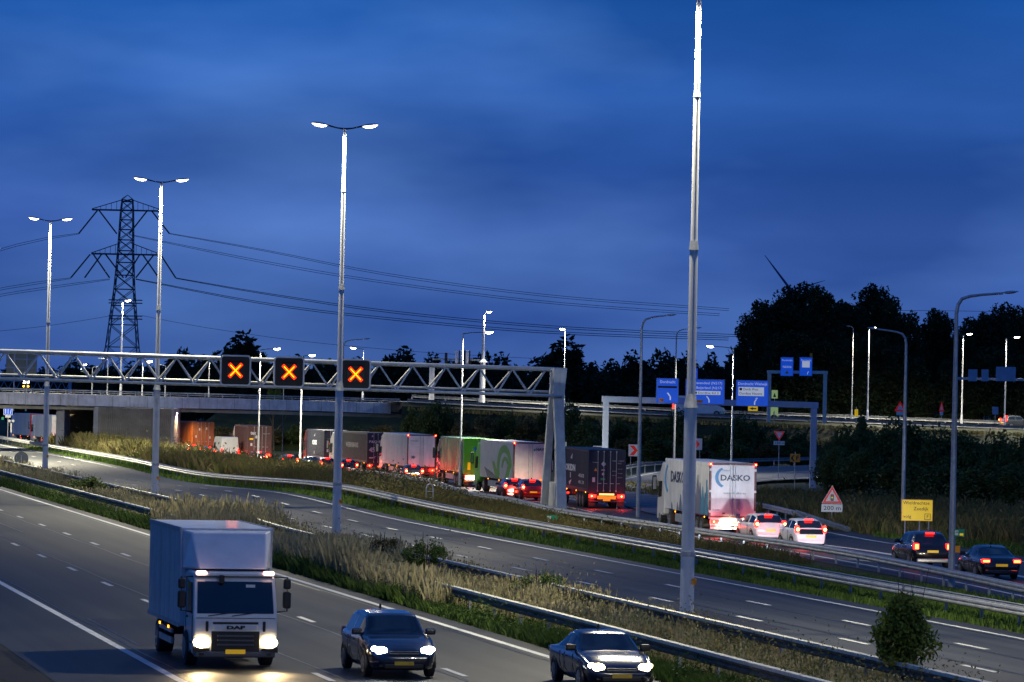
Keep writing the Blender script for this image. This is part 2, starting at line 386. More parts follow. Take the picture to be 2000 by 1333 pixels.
rail('guard_rail', 'weathered guard rail on the far side of the median, beside the empty carriageway', [rz_(s_, 33.0 - .9*math.exp(-((s_-190)/18)**2)) for s_ in range(60, 420, 10)], 'single', RAILW, group='guard rails in the grassy median')
def nG1(s_): return float(np.interp(s_, [60, 120, 178, 235, 262, 300, 400, 560], [46.0, 46.5, 47.3, 48.0, 48.0, 47.4, 46.4, 46.4]))
rail('guard_rail', 'wide double sided guard rail running unbroken along the far edge of the empty carriageway', [rz_(s_, nG1(s_), .45) for s_ in range(70, 540, 8)], 'double', RAILM)
g2 = [at(*p, .72) for p in [(2160, 1172), (2000, 1143), (1900, 1122), (1770, 1096), (1640, 1072), (1500, 1051), (1370, 1033), (1250, 1016), (1100, 995), (1000, 972), (910, 956)]]
g2 = [Vector((p.x, p.y, .42 + zg(p.x, p.y))) for p in g2] + [Vector((q.x, q.y, q.z + .42)) for q in offset([p for p in Q if 318 < p.y < 520], -4.3)]
rail('guard_rail', 'single guard rail on pale posts right beside the queue of braking trucks and cars', g2, 'single', RAILM)
g3 = [Vector((q.x, q.y, q.z)) for q in (at(1655, 1032, .2), at(1630, 1022, .55), at(1600, 1012, .42+.3), at(1540, 995, .72), at(1475, 981, .72))]
g3 = [Vector((p.x, p.y, h)) for p, h in zip(g3, (-.05, .2, .42, .42, .42))] + [Vector((p.x - .8, p.y, p.z + .42)) for p in rr[8:20]]
rail('guard_rail', 'guard rail dipping into the ground near the triangular traffic light warning sign', g3, 'single', RAILM)
g4 = [Vector(p) + Vector((-1.0, .6, .48)) for p in rl[6:]]
rail('guard_rail', 'guard rail sweeping round the outside of the exit ramp beneath the red chevron boards', g4, 'single', STEEL)
# ================================================================== elevated road, bridge and banks
def crest(px): return float(np.interp(px, [-200, 0, 800, 1350, 2000, 2400], [6.4, 6.3, 6.0, 5.0, 4.3, 4.0]))
def Xat(px, Y): return (px - 1000) / FPX * Y
def wall_sheet(name, cols, m, kind='structure', lift=0):
    """cols: list of profiles (list of points) joined sideways"""
    b = MB(); k = len(cols[0]); b.add([p for c in cols for p in c], [(i*k+j, i*k+j+1, (i+1)*k+j+1, (i+1)*k+j) for i in range(len(cols)-1) for j in range(k-1)])
    o = b.build(name, m); o['kind'] = kind; return o
BANK = leafmat('bank_grass', [(.010, .017, .006), (.022, .034, .010), (.045, .058, .018)])
cols = []
for px in range(790, 2700, 40):
    z = crest(px); X = Xat(px, 468)
    cols.append([(X, 455, -.6), (X, 459, z*.42), (X, 463.5, z*.93), (X, 465, z), (X, 486, z + .05), (X, 489, z*.9), (X, 500, -.6)])
wall_sheet('embankment', cols, BANK)
cols = []
for px in range(-500, 840, 40):
    X = Xat(px, 505); h = (0.0 if px < 330 else 1) * 4.6 * sst(330, 420, px) - .6
    cols.append([(X, 497, -.6), (X, 503, h*.5 - .3), (X, 509, h), (X, 540, h + .3), (X, 575, -.6)])
wall_sheet('embankment_bank', cols, BANK)
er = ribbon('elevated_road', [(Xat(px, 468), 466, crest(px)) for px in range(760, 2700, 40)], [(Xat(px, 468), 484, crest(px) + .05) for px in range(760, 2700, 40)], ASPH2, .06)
strip(er, 'edge_line', [(Xat(px, 468), 466.8, crest(px)) for px in range(780, 2690, 40)], .3, .09)
for yy, lb in ((465.2, 'guard rail on the near edge of the raised road above the bushes'), (485.0, 'guard rail on the far edge of the raised road in front of the tall trees')):
    rail('guard_rail', lb, [Vector((Xat(px, 468), yy, crest(px) + (.12 if yy < 470 else .55))) for px in range(800, 2560, 60)], 'single', RAILM, step=4.0, group='guard rails of the raised road')
# bridge
YB0, YB1 = 444., 470.
def by(px): return YB0 + (YB1 - YB0) * px / 795
def bpt(px, py): return at(px, py, Y=by(px))
bridge = thing('viaduct', 'concrete road viaduct with a panelled white fascia crossing over the motorway', 'bridge', (bpt(0, 766).x, YB0, 0))
def loc(p): return Vector(p) - bridge.location
def fas(px, top):
    y = np.interp(px, [-300, 0, 340, 500, 650, 795], [762, 766, 775.5, 780, 784, 788] if top else [786, 789, 797.5, 800.5, 804, 810]); return bpt(px, float(y))
pxs = [-290 + 34.0*i for i in range(32)]
fas_m = mat('fascia_concrete', (.78, .79, .80), .8, 0, .10, 1.5, bump=.2, bscale=8, dirt=(.2, .2, .2))
for i, (a, c) in enumerate(zip(pxs, pxs[1:])):
    if c > 798: c = 797
    p0, p1, q0, q1 = [loc(v) for v in (fas(a, 1), fas(c, 1), fas(a, 0), fas(c, 0))]
    g = (p1 - p0) * .013; dn = Vector((0, .14, 0)); jit = Vector((0, random.uniform(-.012, .012), 0))
    vs = [q0+g+jit, q1-g+jit, p1-g+jit, p0+g+jit]; vs += [v + dn for v in vs]
    bb = MB().add(vs, [(0,1,2,3),(4,7,6,5),(0,4,5,1),(1,5,6,2),(2,6,7,3),(3,7,4,0)])
    bb.build('fascia_panel', fas_m, bridge)
def deckring(px):
    t, u = fas(px, 1), fas(px, 0); return [loc((t.x, t.y+.14, t.z-.05)), loc((t.x, t.y+.14, u.z+.25)), loc((t.x, t.y+1.0, u.z+.1)), loc((t.x, t.y+1.0, u.z-.02)),
                                         loc((t.x, t.y+14, u.z-.02)), loc((t.x, t.y+15, u.z+.3)), loc((t.x, t.y+15, t.z-.05))]
cs = [deckring(px) for px in range(-300, 820, 60)]; b = MB(); k = 7
b.add([p for c in cs for p in c], [(i*k+j, i*k+(j+1) % k, (i+1)*k+(j+1) % k, (i+1)*k+j) for i in range(len(cs)-1) for j in range(k)]); b.build('deck', CONC, bridge)
gm = mat('girder_concrete', (.46, .45, .36), .8, 0, .12, 1.0, dirt=(.25, .24, .18))
for (a, c) in ((343, 812), (-300, 198)):
    vs = []
    for px in (a, c):
        u = fas(px, 0); 
        for dz, dy in ((-.05, .7), (-.42, .7), (-.42, 1.3), (-.05, 1.3)): vs.append(loc((u.x, u.y + dy, u.z + dz)))
    MB().add(vs, [(0,1,5,4),(1,2,6,5),(2,3,7,6),(3,0,4,7),(0,3,2,1),(4,5,6,7)]).build('girder', gm, bridge)
pts = [fas(px, 1) for px in range(-300, 830, 60)]
MB().tube([loc(p + Vector((0, .3, .42))) for p in pts], .07, 6).build('parapet_rail', STEEL, bridge)
MB().tube([loc(p + Vector((0, .3, .22))) for p in pts], .05, 6).build('parapet_rail', STEEL, bridge)
pm = MB().box(-.04, .04, -.04, .04, -.1, .45).mesh('parapet_post', STEEL)
for px in range(-280, 800, 34): obj('parapet_post', pm, bridge, loc(fas(px, 1) + Vector((0, .3, 0))))
# wall pier with board marks, its bright end, and the outer pier
def pier_block(px0, px1, Y0, Y1, z1):
    X0, X1 = Xat(px0, Y0), Xat(px1, Y0); b = MB().box(X0, X1, Y0, Y1, -.8, z1); 
    b.v = [tuple(loc(v)) for v in b.v]; return b
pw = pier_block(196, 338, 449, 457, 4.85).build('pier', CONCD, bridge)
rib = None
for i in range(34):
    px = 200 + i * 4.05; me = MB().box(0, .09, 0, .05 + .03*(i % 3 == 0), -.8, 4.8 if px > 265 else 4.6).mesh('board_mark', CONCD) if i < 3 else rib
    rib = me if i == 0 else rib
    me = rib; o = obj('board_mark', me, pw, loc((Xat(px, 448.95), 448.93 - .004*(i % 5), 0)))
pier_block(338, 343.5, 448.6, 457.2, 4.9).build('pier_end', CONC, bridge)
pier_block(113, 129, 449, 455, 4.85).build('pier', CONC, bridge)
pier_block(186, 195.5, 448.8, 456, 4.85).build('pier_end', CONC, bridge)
SOILB = mat('bare_soil', (.09, .07, .045), .95, 0, .3, .8, bump=.5, bscale=3)
b = MB().add([(Xat(129, 452), 452, -.7), (Xat(187, 452), 452, -.7), (Xat(187, 462), 462, 3.9), (Xat(129, 462), 462, 3.9)], [(0,1,2,3)]); 
for k in range(1): pass
b.box(Xat(127, 462), Xat(190, 462), 462, 466, -.7, 4.8)
b.v = [tuple(loc(v)) for v in b.v]; b.build('abutment_slope', SOILB, bridge)
# ================================================================== overhead gantry with lane signals
gY = 257.0; gp = at(1081, 1000, Y=gY); gx = gp.x
gantry = thing('sign_gantry', 'pale lattice gantry spanning the motorway on a forked leg with red cross signals', 'gantry', (gx, gY, 0), math.atan(-.222) * 0 + .16)
span = 50.0
def ztop(u): return 9.05 + .40 * min(1, u / 34)          # u metres left of the leg
def zbot(u): return 7.38 + .38 * min(1, u / 34)
def gpt(u, dy, z): return Vector((-u, dy, z))
US = [2.13 * i + .7 for i in range(int(span / 2.13) + 1)]
def chord(dy, f, r, nm):
    MB().tube([gpt(u, dy, f(u)) for u in [-.3] + US + [span + .6]], r, 10).build(nm, GANTRY, gantry, smooth=True)
chord(0, ztop, .145, 'top_chord'); chord(-.55, zbot, .11, 'bottom_chord'); chord(.75, lambda u: zbot(u) + .24, .085, 'bottom_chord')
for i, u in enumerate(US[:-1]):
    um = u + 1.06; un = u + 2.13
    for dy, dz in ((-.55, 0), (.75, .24)):
        for a, c in ((u, um), (un, um)):
            MB().tube([gpt(a, 0, ztop(a) - .06), gpt(c, dy, zbot(c) + dz)], .058, 6).build('diagonal', GANTRY, gantry)
    if i % 2 == 0: MB().tube([gpt(um, -.55, zbot(um)), gpt(um, .75, zbot(um) + .24)], .04, 5).build('cross_strut', GANTRY, gantry)
def leg(dy, dx0, wx, m=GANTRY):
    b = MB(); r0 = .36; r1 = .30
    vs = []
    for z, cx, cy, w in ((-.2, dx0, dy, wx), (4.6, dx0*.75, dy*.45, wx*.9), (7.2, dx0*.45, dy*.1, wx), (9.15, dx0*.3+.12, dy*.05, wx*1.3)):
        for sx, sy in ((-1,-1),(1,-1),(1,1),(-1,1)): vs.append((cx + sx*w, cy + sy*w*.8, z))
    b.add(vs, [(i*4+j, i*4+(j+1)%4, (i+1)*4+(j+1)%4, (i+1)*4+j) for i in range(3) for j in range(4)] + [(0,3,2,1),(12,13,14,15)])
    b.build('leg', m, gantry, bevel=.04)
leg(-1.3, .27, .34); leg(1.5, -.36, .26)
RUST = mat('rust', (.22, .08, .03), .85, 0, .35, 4)
MB().box(-.16, .12, -1.2, 1.3, 0, 1.9).build('base_plate', GANTRY, gantry, bevel=.03)
MB().box(.40, .62, -.9, -.6, .9, 1.75).build('cable_box', GANTRY, gantry, bevel=.02)
MB().box(.38, .64, -.93, -.57, 1.76, 1.83).build('rust_cap', RUST, gantry)
for z, x in ((4.1, .06), (5.2, .02), (3.1, .08), (6.0, -.08)): MB().box(x-.05, x+.05, -.62+.1*(z > 5), -.52+.1*(z > 5), z, z+.12).build('bracket', RUST, gantry)
for zz in (.6,): pass
gmat = gantry.matrix_basis.copy(); bpy.context.view_layer.update(); gi = Matrix.Translation(gantry.location) @ Matrix.Rotation(gantry.rotation_euler[2], 4, 'Z')
XR = glow('signal_cross_red', (1, .025, .0), 2.2); XY = glow('signal_cross_core', (1, .36, .0), 4)
HOUS = mat('signal_housing', (.010, .009, .009), .55, 0, .15, 4)
for i, (px, py, lb) in enumerate(((460, 724, 'black lane signal with a glowing red cross, first of three from the pylon'),
        (564.5, 727, 'black lane signal with a glowing red cross, the middle one of three on the gantry'), (694.5, 731.5, 'black lane signal with a glowing red cross, touching the second tall lamp mast'))):
    # the board hangs on the front of the lattice
    Yb = gY - (1081 - px) / 31.5 * .155 - 1.0; p = at(px, py, Y=Yb)
    t = thing('lane_signal', lb, 'traffic signal', p, .10, 'red cross lane signals')
    w = .93; r = .2
    def rr_poly(w, r, k=5): return [(cx*(w-r) + r*math.cos(a), cz*(w-r) + r*math.sin(a)) for cx, cz, a0 in ((1,1,0),(-1,1,PI/2),(-1,-1,PI),(1,-1,1.5*PI)) for a in [a0 + PI/2*j/k for j in range(k+1)]]
    MB().prism(rr_poly(w, r), 0, .35).build('housing', HOUS, t)
    o_ = rr_poly(w + .04, r + .03); i_ = rr_poly(w - .06, r - .04); n = len(o_)
    b = MB(); vs = [(x, y, z) for y in (-.03, .05) for P in (o_, i_) for x, z in P]
    b.add(vs, [(j, (j+1)%n, n+(j+1)%n, n+j) for j in range(n)] + [(j, 2*n+j, 2*n+(j+1)%n, (j+1)%n) for j in range(n)] + [(n+j, n+(j+1)%n, 3*n+(j+1)%n, 3*n+j) for j in range(n)])
    b.build('rim', WHITE, t)
    MB().box(-.58, .58, -.06, -.0, -.55, .55).build('screen', INK, t, bevel=.02)
    for m_, wd, yy, ln in ((XR, .105, -.075, .42), (XY, .026, -.09, .34)):
        for sg in (1, -1):
            b = MB(); 
            d = Vector((ln*.95, 0, ln*sg)); nn = Vector((-sg, 0, .95)).normalized() * wd
            b.add([(-d.x-nn.x, yy, -d.z-nn.z), (-d.x+nn.x, yy, -d.z+nn.z), (d.x+nn.x, yy, d.z+nn.z), (d.x-nn.x, yy, d.z-nn.z),
                   (-d.x-nn.x, yy+.012, -d.z-nn.z), (-d.x+nn.x, yy+.012, -d.z+nn.z), (d.x+nn.x, yy+.012, d.z+nn.z), (d.x-nn.x, yy+.012, d.z-nn.z)],
                  [(0,3,2,1),(4,5,6,7),(0,1,5,4),(1,2,6,5),(2,3,7,6),(3,0,4,7)])
            if sg < 0: b.v = [(x, y - .004, z) for x, y, z in b.v]
            b.build('cross_stroke', m_, t, bevel=.02 if m_ is XR else .01)
    MB().box(-.5, .5, -.22, -.02, .60, .63).build('sun_visor', HOUS, t)
    MB().box(-.08, .08, .35, .6, -.5, .5).build('bracket', STEEL, t)
# ================================================================== tall twin lamp masts
def spot(name, parent, p, power, col, size=160, blend=.6, rot=(0, 0, 0), r=.25):
    l = bpy.data.lights.new(name, 'SPOT'); l.energy = power; l.color = col; l.spot_size = math.radians(size); l.spot_blend = blend; l.shadow_soft_size = r
    o = bpy.data.objects.new(name, l); C.objects.link(o); o.parent = parent; o.location = p; o.rotation_euler = rot; return o
def head_mesh(nm, L, wd, h0, h1, m, z0=0, n=14):
    """half shell lamp body: ellipse in plan, L long in x"""
    b = MB(); vs = []; R = 5
    for i in range(R + 1):
        a = PI/2 * i / R; k = math.cos(a); z = z0 + (h1 - h0) * math.sin(a) + h0
        vs += [(L/2*k*math.cos(2*PI*j/n), wd/2*k*math.sin(2*PI*j/n), z) for j in range(n)]
    b.add(vs, [(i*n+j, i*n+(j+1)%n, (i+1)*n+(j+1)%n, (i+1)*n+j) for i in range(R) for j in range(n)] + [tuple(range(n))[::-1]])
    return b.mesh(nm, m, True)
HB = head_mesh('lamp_housing', .95, .42, .0, .11, MAST); HL = head_mesh('lens', .74, .36, .0, -.12, LAMPW); HC = head_mesh('refractor', .86, .40, .002, -.05, LAMPD)
mast_proto_H = 20.6
def tall_mast(label, loc_, H=20.6, power=10500, yaw=TH*.6):
    t = thing('lamp_mast', label, 'street lamp', loc_, yaw, 'tall twin lamp masts in the median')
    Z = [0, 2.5, 2.56, 7.25, 7.6, 12.3, 12.5, 17.2, 17.3, 20.3]; Rr = [.235, .225, .215, .205, .145, .135, .115, .105, .09, .075]
    for k, (a, c) in enumerate(((0, 1), (2, 3), (4, 5), (6, 7), (8, 9))):
        MB().tube([(0, 0, Z[a]), (0, 0, Z[c])], [Rr[a], Rr[c]], 14).build('mast_section', MAST, t, smooth=False)
    for k, r0, r1 in ((1, .25, .245), (3, .235, .15), (5, .16, .13), (7, .125, .10)):
        MB().tube([(0, 0, Z[k]-.06), (0, 0, Z[k+1]+.04)], [r0, r1], 14).build('collar', STEEL, t)
    MB().box(.1, .26, -.235, -.225, 1.55, 1.75).build('number_tag', ORG, t)
    for sg in (-1, 1):
        MB().tube([(0, 0, 20.3), (sg*.4, 0, 20.34), (sg*.95, 0, 20.47)], [.05, .035, .045], 8).build('arm', BLACK, t)
        h = obj('lamp_head', HB, t, (sg*1.32, 0, 20.50)); h.rotation_euler = (0, -sg*.12, 0)
        obj('lens', HL, h); obj('refractor', HC, h)
        spot('lamp_light', t, (sg*1.32, 0, 20.3), power*1.2, (1, .91, .64), 168, .7, (0, -sg*.06, 0))
    return t
mast_pos = [(1340, 1236, 'tallest lamp mast, rising from the grassy median to the top edge of the photograph'),
            (657, 1044, 'tall twin lamp mast standing against the right red cross signal of the gantry'),
            (302, 985, 'tall twin lamp mast in the median behind the roof of the box truck'),
            (88, 932, 'small looking twin lamp mast beside the round grey sign back and the power pylon')]
for px, py, lb in mast_pos:
    p = at(px, py); m_ = tall_mast(lb, p); m_.scale[2] = 1.04 if px == 657 else 1.007 if px == 1340 else 1.005
for s_ in (62, -8, 398, 466):           # the row goes on beyond the frame
    tall_mast('twin lamp mast of the median row, standing outside the picture', sn(s_, 35.0), power=10500 if s_ < 100 else 60000)
# ================================================================== single arm lamps
SB = head_mesh('lamp_housing', .70, .30, .0, .08, STEEL); SLn = head_mesh('lens', .66, .30, .0, -.16, LAMPW); SD = head_mesh('lens', .5, .2, .0, -.05, mat('unlit_lens', (.3, .32, .34), .2))
def small_lamp(label, px, Y, ytop, side, arm, lit, z0=None, style='straight', zbase=0.0, r=.075, power=9000, group=None, py=None):
    x0 = Xat(px, Y); p = at(px, ytop, Y=Y); H = p.z - zbase
    # px is where the foot stands
    t = thing('street_lamp', label, 'street lamp', (x0, Y, zbase), 0, group)
    if style == 'cane':
        k = .75; pts = [(0,0,H-k), (side*.06,0,H-k*.55), (side*.22,0,H-k*.22), (side*.55,0,H-.05), (side*arm*.55,0,H+.02), (side*arm,0,H+.10)]
        MB().tube([(0,0,0), (0,0,H-k)], [r*1.5, r*.8], 10).build('pole', STEEL, t)
        MB().tube(pts, [r*.8,r*.75,r*.7,r*.65,r*.55,r*.5], 8).build('arm', STEEL, t)
        hp = (side*(arm+.3), 0, H+.13)
    else:
        MB().tube([(0,0,0), (0,0,H*.12), (0,0,H*.13), (0,0,H)], [r*1.7, r*1.6, r*1.15, r*.7], 10).build('pole', MAST if lit else STEEL, t)
        MB().tube([(0,0,H-.02), (side*arm*.4,0,H+.10), (side*arm,0,H+.16)], [r*.6,r*.45,r*.45], 6).build('arm', BLACK if lit else STEEL, t)
        hp = (side*(arm+.25), 0, H+.18)
    h = obj('lamp_head', SB, t, hp); h.rotation_euler[1] = -side*.1
    obj('lens', SLn if lit else SD, h)
    if lit: spot('lamp_light', t, (hp[0], hp[1], hp[2]-.2), power*1.15, (1, .92, .70), 164, .8)
    return t
EZ = lambda px: crest(px) + .1
small_lamp('lit lamp on the viaduct standing in front of the power pylon', 238, 458, 590, 1, .35, True, zbase=6.2)
small_lamp('lit lamp with an arm to the right, just past the first red cross signal', 509, 398, 684, 1, 1.4, True, zbase=-.4, power=18000)
small_lamp('faint unlit lamp below the viaduct between the first and middle signals', 556, 470, 758, 1, .8, False, zbase=-.4, r=.055)
small_lamp('lit lamp whose head shows just above the middle red cross signal', 591, 405, 697, 1, .75, True, zbase=-.4, power=15000)
small_lamp('dark bent lamp behind the second tall mast, its arm over the third red cross', 671, 398, 664, 1, 2.0, False, zbase=-.4, style='cane')
small_lamp('lit lamp with its arm to the left above the third red cross signal', 711, 477, 683, -1, 1.0, True, zbase=EZ(711))
small_lamp('lit lamp with a curved arm beside the mobile phone antennas', 904, 330, 652, 1, 1.9, True, zbase=-.2, power=24000)
small_lamp('lit lamp on the raised road to the right of the gantry leg', 1104, 477, 646, -1, .12, True, zbase=EZ(1104), power=20000)
small_lamp('tall dark bent lamp standing right behind the white logo truck', 1253, 250, 619, 1, 1.5, False, style='cane', r=.09)
small_lamp('dark bent lamp just left of the tallest mast, in front of the signboards', 1321, 375, 643, 1, 1.7, False, style='cane', zbase=0)
small_lamp('lit lamp with a left arm, rising in front of the third blue motorway sign', 1433, 372, 681, -1, 1.9, True, power=9000)
small_lamp('dim unlit lamp behind the two small blue signs', 1535, 500, 674, 1, .1, False, zbase=4.6, r=.06)
small_lamp('thin unlit lamp in front of the big trees, left of the lit one', 1666, 478, 641, -1, .3, False, zbase=EZ(1666), r=.055)
small_lamp('lit lamp on the raised road in front of the big dark trees', 1697, 477, 643, 1, .25, True, zbase=EZ(1697), power=22000)
small_lamp('grey bent lamp rising behind the yellow diversion sign', 1770, 241, 648, -1, 1.7, False, style='cane', r=.095)
small_lamp('tall dark bent lamp in front of the black hatchbacks, its arm reaching right', 1867, 166, 576, 1, 1.9, False, style='cane', r=.10)
small_lamp('lit lamp just behind the pole of the tall bent lamp at the right', 1881, 477, 655, 1, .5, True, zbase=EZ(1881))
small_lamp('lit lamp at the right edge beside the distant grey signboards', 1965, 470, 661, 1, 1.0, True, zbase=EZ(1965))
for i, (px, yt) in enumerate(((182, 719), (212, 704), (280, 709), (325, 716), (410, 702))):
    small_lamp(['short thin lamp post on the viaduct, seen through the lattice left of the pylon', 'thin lamp post on the viaduct just left of the pylon foot', 'thin lamp post on the viaduct just right of the pylon foot', 'thin lamp post on the viaduct beside the third tall mast', 'thin lamp post on the viaduct left of the first signal'][i],
               px, 459, yt, -1 if i % 2 else 1, .5, i in (2, 4), zbase=6.2, r=.05, power=700, group='thin lamp posts along the viaduct')
small_lamp('tiny distant lit lamp seen through the lattice left of the pylon', 160, 700, 714, 1, .4, True, zbase=4, power=1500)
p = at(346, 808, Y=452)
t = thing('under_bridge_lamp', 'small bright lamp fixed under the viaduct beside the pier end', 'lamp', p); MB().box(-.12, .12, -.08, .08, -.03, .1).build('housing', STEEL, t); MB().disc((0, -.10, 0), .07, 10, 'y', .02).build('lens', LAMPW, t)
spot('lamp_light', t, (.2, -.3, -.25), 1700, (1, .62, .30), 170, .4)
# number tag and hectometre board on the right lamp
# ================================================================== phone antennas and their mast
AN = mat('antenna_white', (.7, .7, .72), .5, 0, .08, 3)
aY = 482.; ax = Xat(944, aY)
t = thing('antenna_mast', 'steel mast carrying a lit lamp and a row of white and dark phone antenna panels', 'antenna mast', (ax, aY, EZ(944)))
def zat(px, py, Y): return at(px, py, Y=Y).z - EZ(944)
zc = zat(944, 708, aY); zt = zat(944, 617, aY)
MB().tube([(0,0,0), (0,0,zc)], [.34,.30], 12).build('pole', MAST, t)
MB().tube([(0,0,zc), (0,0,zc+.4), (0,0,zt)], [.55,.2,.13], 12).build('pole', MAST, t)
h = obj('lamp_head', SB, t, (.6, 0, zt + .5)); obj('lens', SLn, h); MB().tube([(0,0,zt),(.5,0,zt+.5)], .05, 6).build('arm', STEEL, t)
spot('lamp_light', t, (.6, 0, zt+.2), 3000, (1,.9,.8), 165, .4)
x2 = Xat(845, aY) - ax
MB().tube([(x2,0,0), (x2,0,zat(845,716,aY))], .32, 12).build('pole', MAST, t)
MB().box(x2, .1, -.09, .09, zat(900,703,aY)-.1, zat(900,703,aY)+.1).build('cross_bar', STEEL, t)
MB().box(Xat(868,aY)-ax, Xat(920,aY)-ax, -.09, .09, zat(900,714,aY), zat(900,712,aY)).build('cross_bar', STEEL, t)
for i, (px, w_) in enumerate(((872, .4), (892, .34), (898, .2), (903, .34), (908, .3), (913, .38), (918, .2))):
    MB().box(Xat(px,aY)-ax-w_/2*.8, Xat(px,aY)-ax+w_/2*.8, -.35, -.12, zat(900,712,aY)+.1*(i%2), zat(900,685 if i else 690,aY)).build('antenna_panel', AN if i % 2 else BLACK, t, bevel=.03)
# ================================================================== portals with direction signs
SGP = mat('portal_grey', (.34, .42, .58), .5, .2, .08, 2, dirt=(.25, .28, .33))
def portal(label, pl, pr, Yl, Yr, yt_l, yt_r, th_px, wp, zb, yoff=0):
    A = at(pl, yt_l, Y=Yl); B = at(pr, yt_r, Y=Yr); t = thing('sign_portal', label, 'sign portal', (A.x, A.y, zb)); o = t.location
    s_ = FPX / Yl; th = th_px / s_; w = wp / s_ / 2
    for P in (A, B): MB().box(P.x-o.x-w, P.x-o.x+w, P.y-o.y-w, P.y-o.y+w, 0, P.z-zb-th).build('leg', SGP, t, bevel=.03)
    a = A - o; c = B - o; vs = []
    for P, e in ((a, -w*1.4), (c, w*1.4)):
        for dy in (-w*.9, w*.9):
            for dz in (-th, 0): vs.append((P.x+e, P.y+dy, P.z+dz))
    MB().add(vs, [(0,2,3,1),(4,5,7,6),(0,1,5,4),(2,6,7,3),(1,3,7,5),(0,4,6,2)]).build('beam', SGP, t, bevel=.03)
    return t
pmain = portal('grey portal over the exit ramp carrying three large blue motorway signs', 1184, 1590, 338, 338, 774, 786, 12, 12, 0)
SGP0 = SGP; SGP = GANTRY; psec = portal('smaller grey portal on the raised road carrying two small blue signs', 1503, 1612, 462, 462, 724, 725, 6, 7, 4.6)
SGP = SGP0; pthr = portal('distant grey portal at the right edge seen against the dark trees', 1867, 2060, 462, 462, 737, 741, 5, 7, 4.5)
def board(name, label, x0, y0, x1, y1, Y, m, cat='road sign', group=None, rim=WHITE, rw=.05, th=.08):
    a = at(x0, y1, Y=Y); c = at(x1, y0, Y=Y); w = c.x - a.x; h = at((x0+x1)/2, y0, Y=Y).z - at((x0+x1)/2, y1, Y=Y).z
    ctr = at((x0+x1)/2, (y0+y1)/2, Y=Y)
    t = thing(name, label, cat, (ctr.x, Y, ctr.z), 0, group)
    MB().box(-w/2, w/2, 0, th, -h/2, h/2).build('panel', m, t, bevel=.01)
    if rim:
        b = MB(); e = rw; y_ = -.012
        b.box(-w/2, w/2, y_, -.002, h/2-e, h/2); b.box(-w/2, w/2, y_, -.002, -h/2, -h/2+e)
        b.box(-w/2, -w/2+e, y_, -.002, -h/2+e, h/2-e); b.box(w/2-e, w/2, y_, -.002, -h/2+e, h/2-e); b.build('border', rim, t)
    return t, w, h
BRIM = mat('sign_rim_pale_blue', (.16, .26, .55), .4, 0, .05, 2)
INKB = mat('sign_text_white', (.62, .68, .80), .4, 0, 0, emit=(.8, .88, 1), es=.28)  # white given a glow of its own in place of sign lighting
def arrow(t, x, z, h, lean, m=None):
    h *= .75
    b = MB(); w = h * .09; y = -.02; q = []
    pts = [(-lean*.0*h, -.5*h), (0, -.1*h), (lean*.30*h, .28*h)]
    pl = [(p[0]-w, p[1]) for p in pts] + [(p[0]+w, p[1]) for p in pts[::-1]]
    b.prism([(x+a, z+c) for a, c in pl[::-1]], y, y+.012, 'y')
    tip = (x + lean*.42*h, z + .5*h); hx = (x+lean*.30*h, z+.24*h)
    b.prism([(tip[0], tip[1]), (hx[0]-.22*h, hx[1]+.08*h - (0 if lean<0 else -.05*h)), (hx[0]+.2*h, hx[1]-.12*h*lean*-1)], y-.006, y+.006, 'y')
    b.build('arrow', m or INKB, t)
Yg = 337.3
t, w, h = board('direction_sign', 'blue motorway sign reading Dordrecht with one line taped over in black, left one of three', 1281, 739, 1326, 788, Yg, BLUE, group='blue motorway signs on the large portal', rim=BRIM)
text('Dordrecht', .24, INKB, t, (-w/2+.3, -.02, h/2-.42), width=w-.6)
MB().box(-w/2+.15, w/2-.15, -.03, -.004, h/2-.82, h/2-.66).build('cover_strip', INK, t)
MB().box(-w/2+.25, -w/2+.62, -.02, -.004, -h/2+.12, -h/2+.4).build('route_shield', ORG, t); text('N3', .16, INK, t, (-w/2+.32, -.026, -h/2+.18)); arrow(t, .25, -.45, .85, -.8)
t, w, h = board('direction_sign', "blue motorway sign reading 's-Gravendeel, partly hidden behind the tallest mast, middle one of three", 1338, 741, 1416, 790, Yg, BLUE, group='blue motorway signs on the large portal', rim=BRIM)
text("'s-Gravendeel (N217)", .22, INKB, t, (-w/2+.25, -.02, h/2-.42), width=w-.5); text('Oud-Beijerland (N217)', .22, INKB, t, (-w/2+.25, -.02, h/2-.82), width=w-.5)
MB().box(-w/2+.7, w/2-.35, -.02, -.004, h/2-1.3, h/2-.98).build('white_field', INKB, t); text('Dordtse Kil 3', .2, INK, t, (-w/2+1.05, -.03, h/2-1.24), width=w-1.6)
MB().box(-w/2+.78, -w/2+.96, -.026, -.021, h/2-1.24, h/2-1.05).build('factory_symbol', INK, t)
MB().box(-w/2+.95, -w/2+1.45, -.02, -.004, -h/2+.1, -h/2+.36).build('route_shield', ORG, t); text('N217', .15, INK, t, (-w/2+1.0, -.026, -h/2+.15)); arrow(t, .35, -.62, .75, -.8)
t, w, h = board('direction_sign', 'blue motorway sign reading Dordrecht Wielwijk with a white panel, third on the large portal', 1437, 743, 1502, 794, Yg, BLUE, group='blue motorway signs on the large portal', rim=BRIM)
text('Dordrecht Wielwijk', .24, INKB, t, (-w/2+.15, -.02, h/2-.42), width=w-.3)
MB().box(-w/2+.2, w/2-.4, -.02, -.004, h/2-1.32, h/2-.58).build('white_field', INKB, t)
text('Dordt West', .22, INK, t, (-w/2+.6, -.03, h/2-.86), width=w-1.5); text('Dordtse Havens', .22, INK, t, (-w/2+.27, -.03, h/2-1.22), width=w-.85)
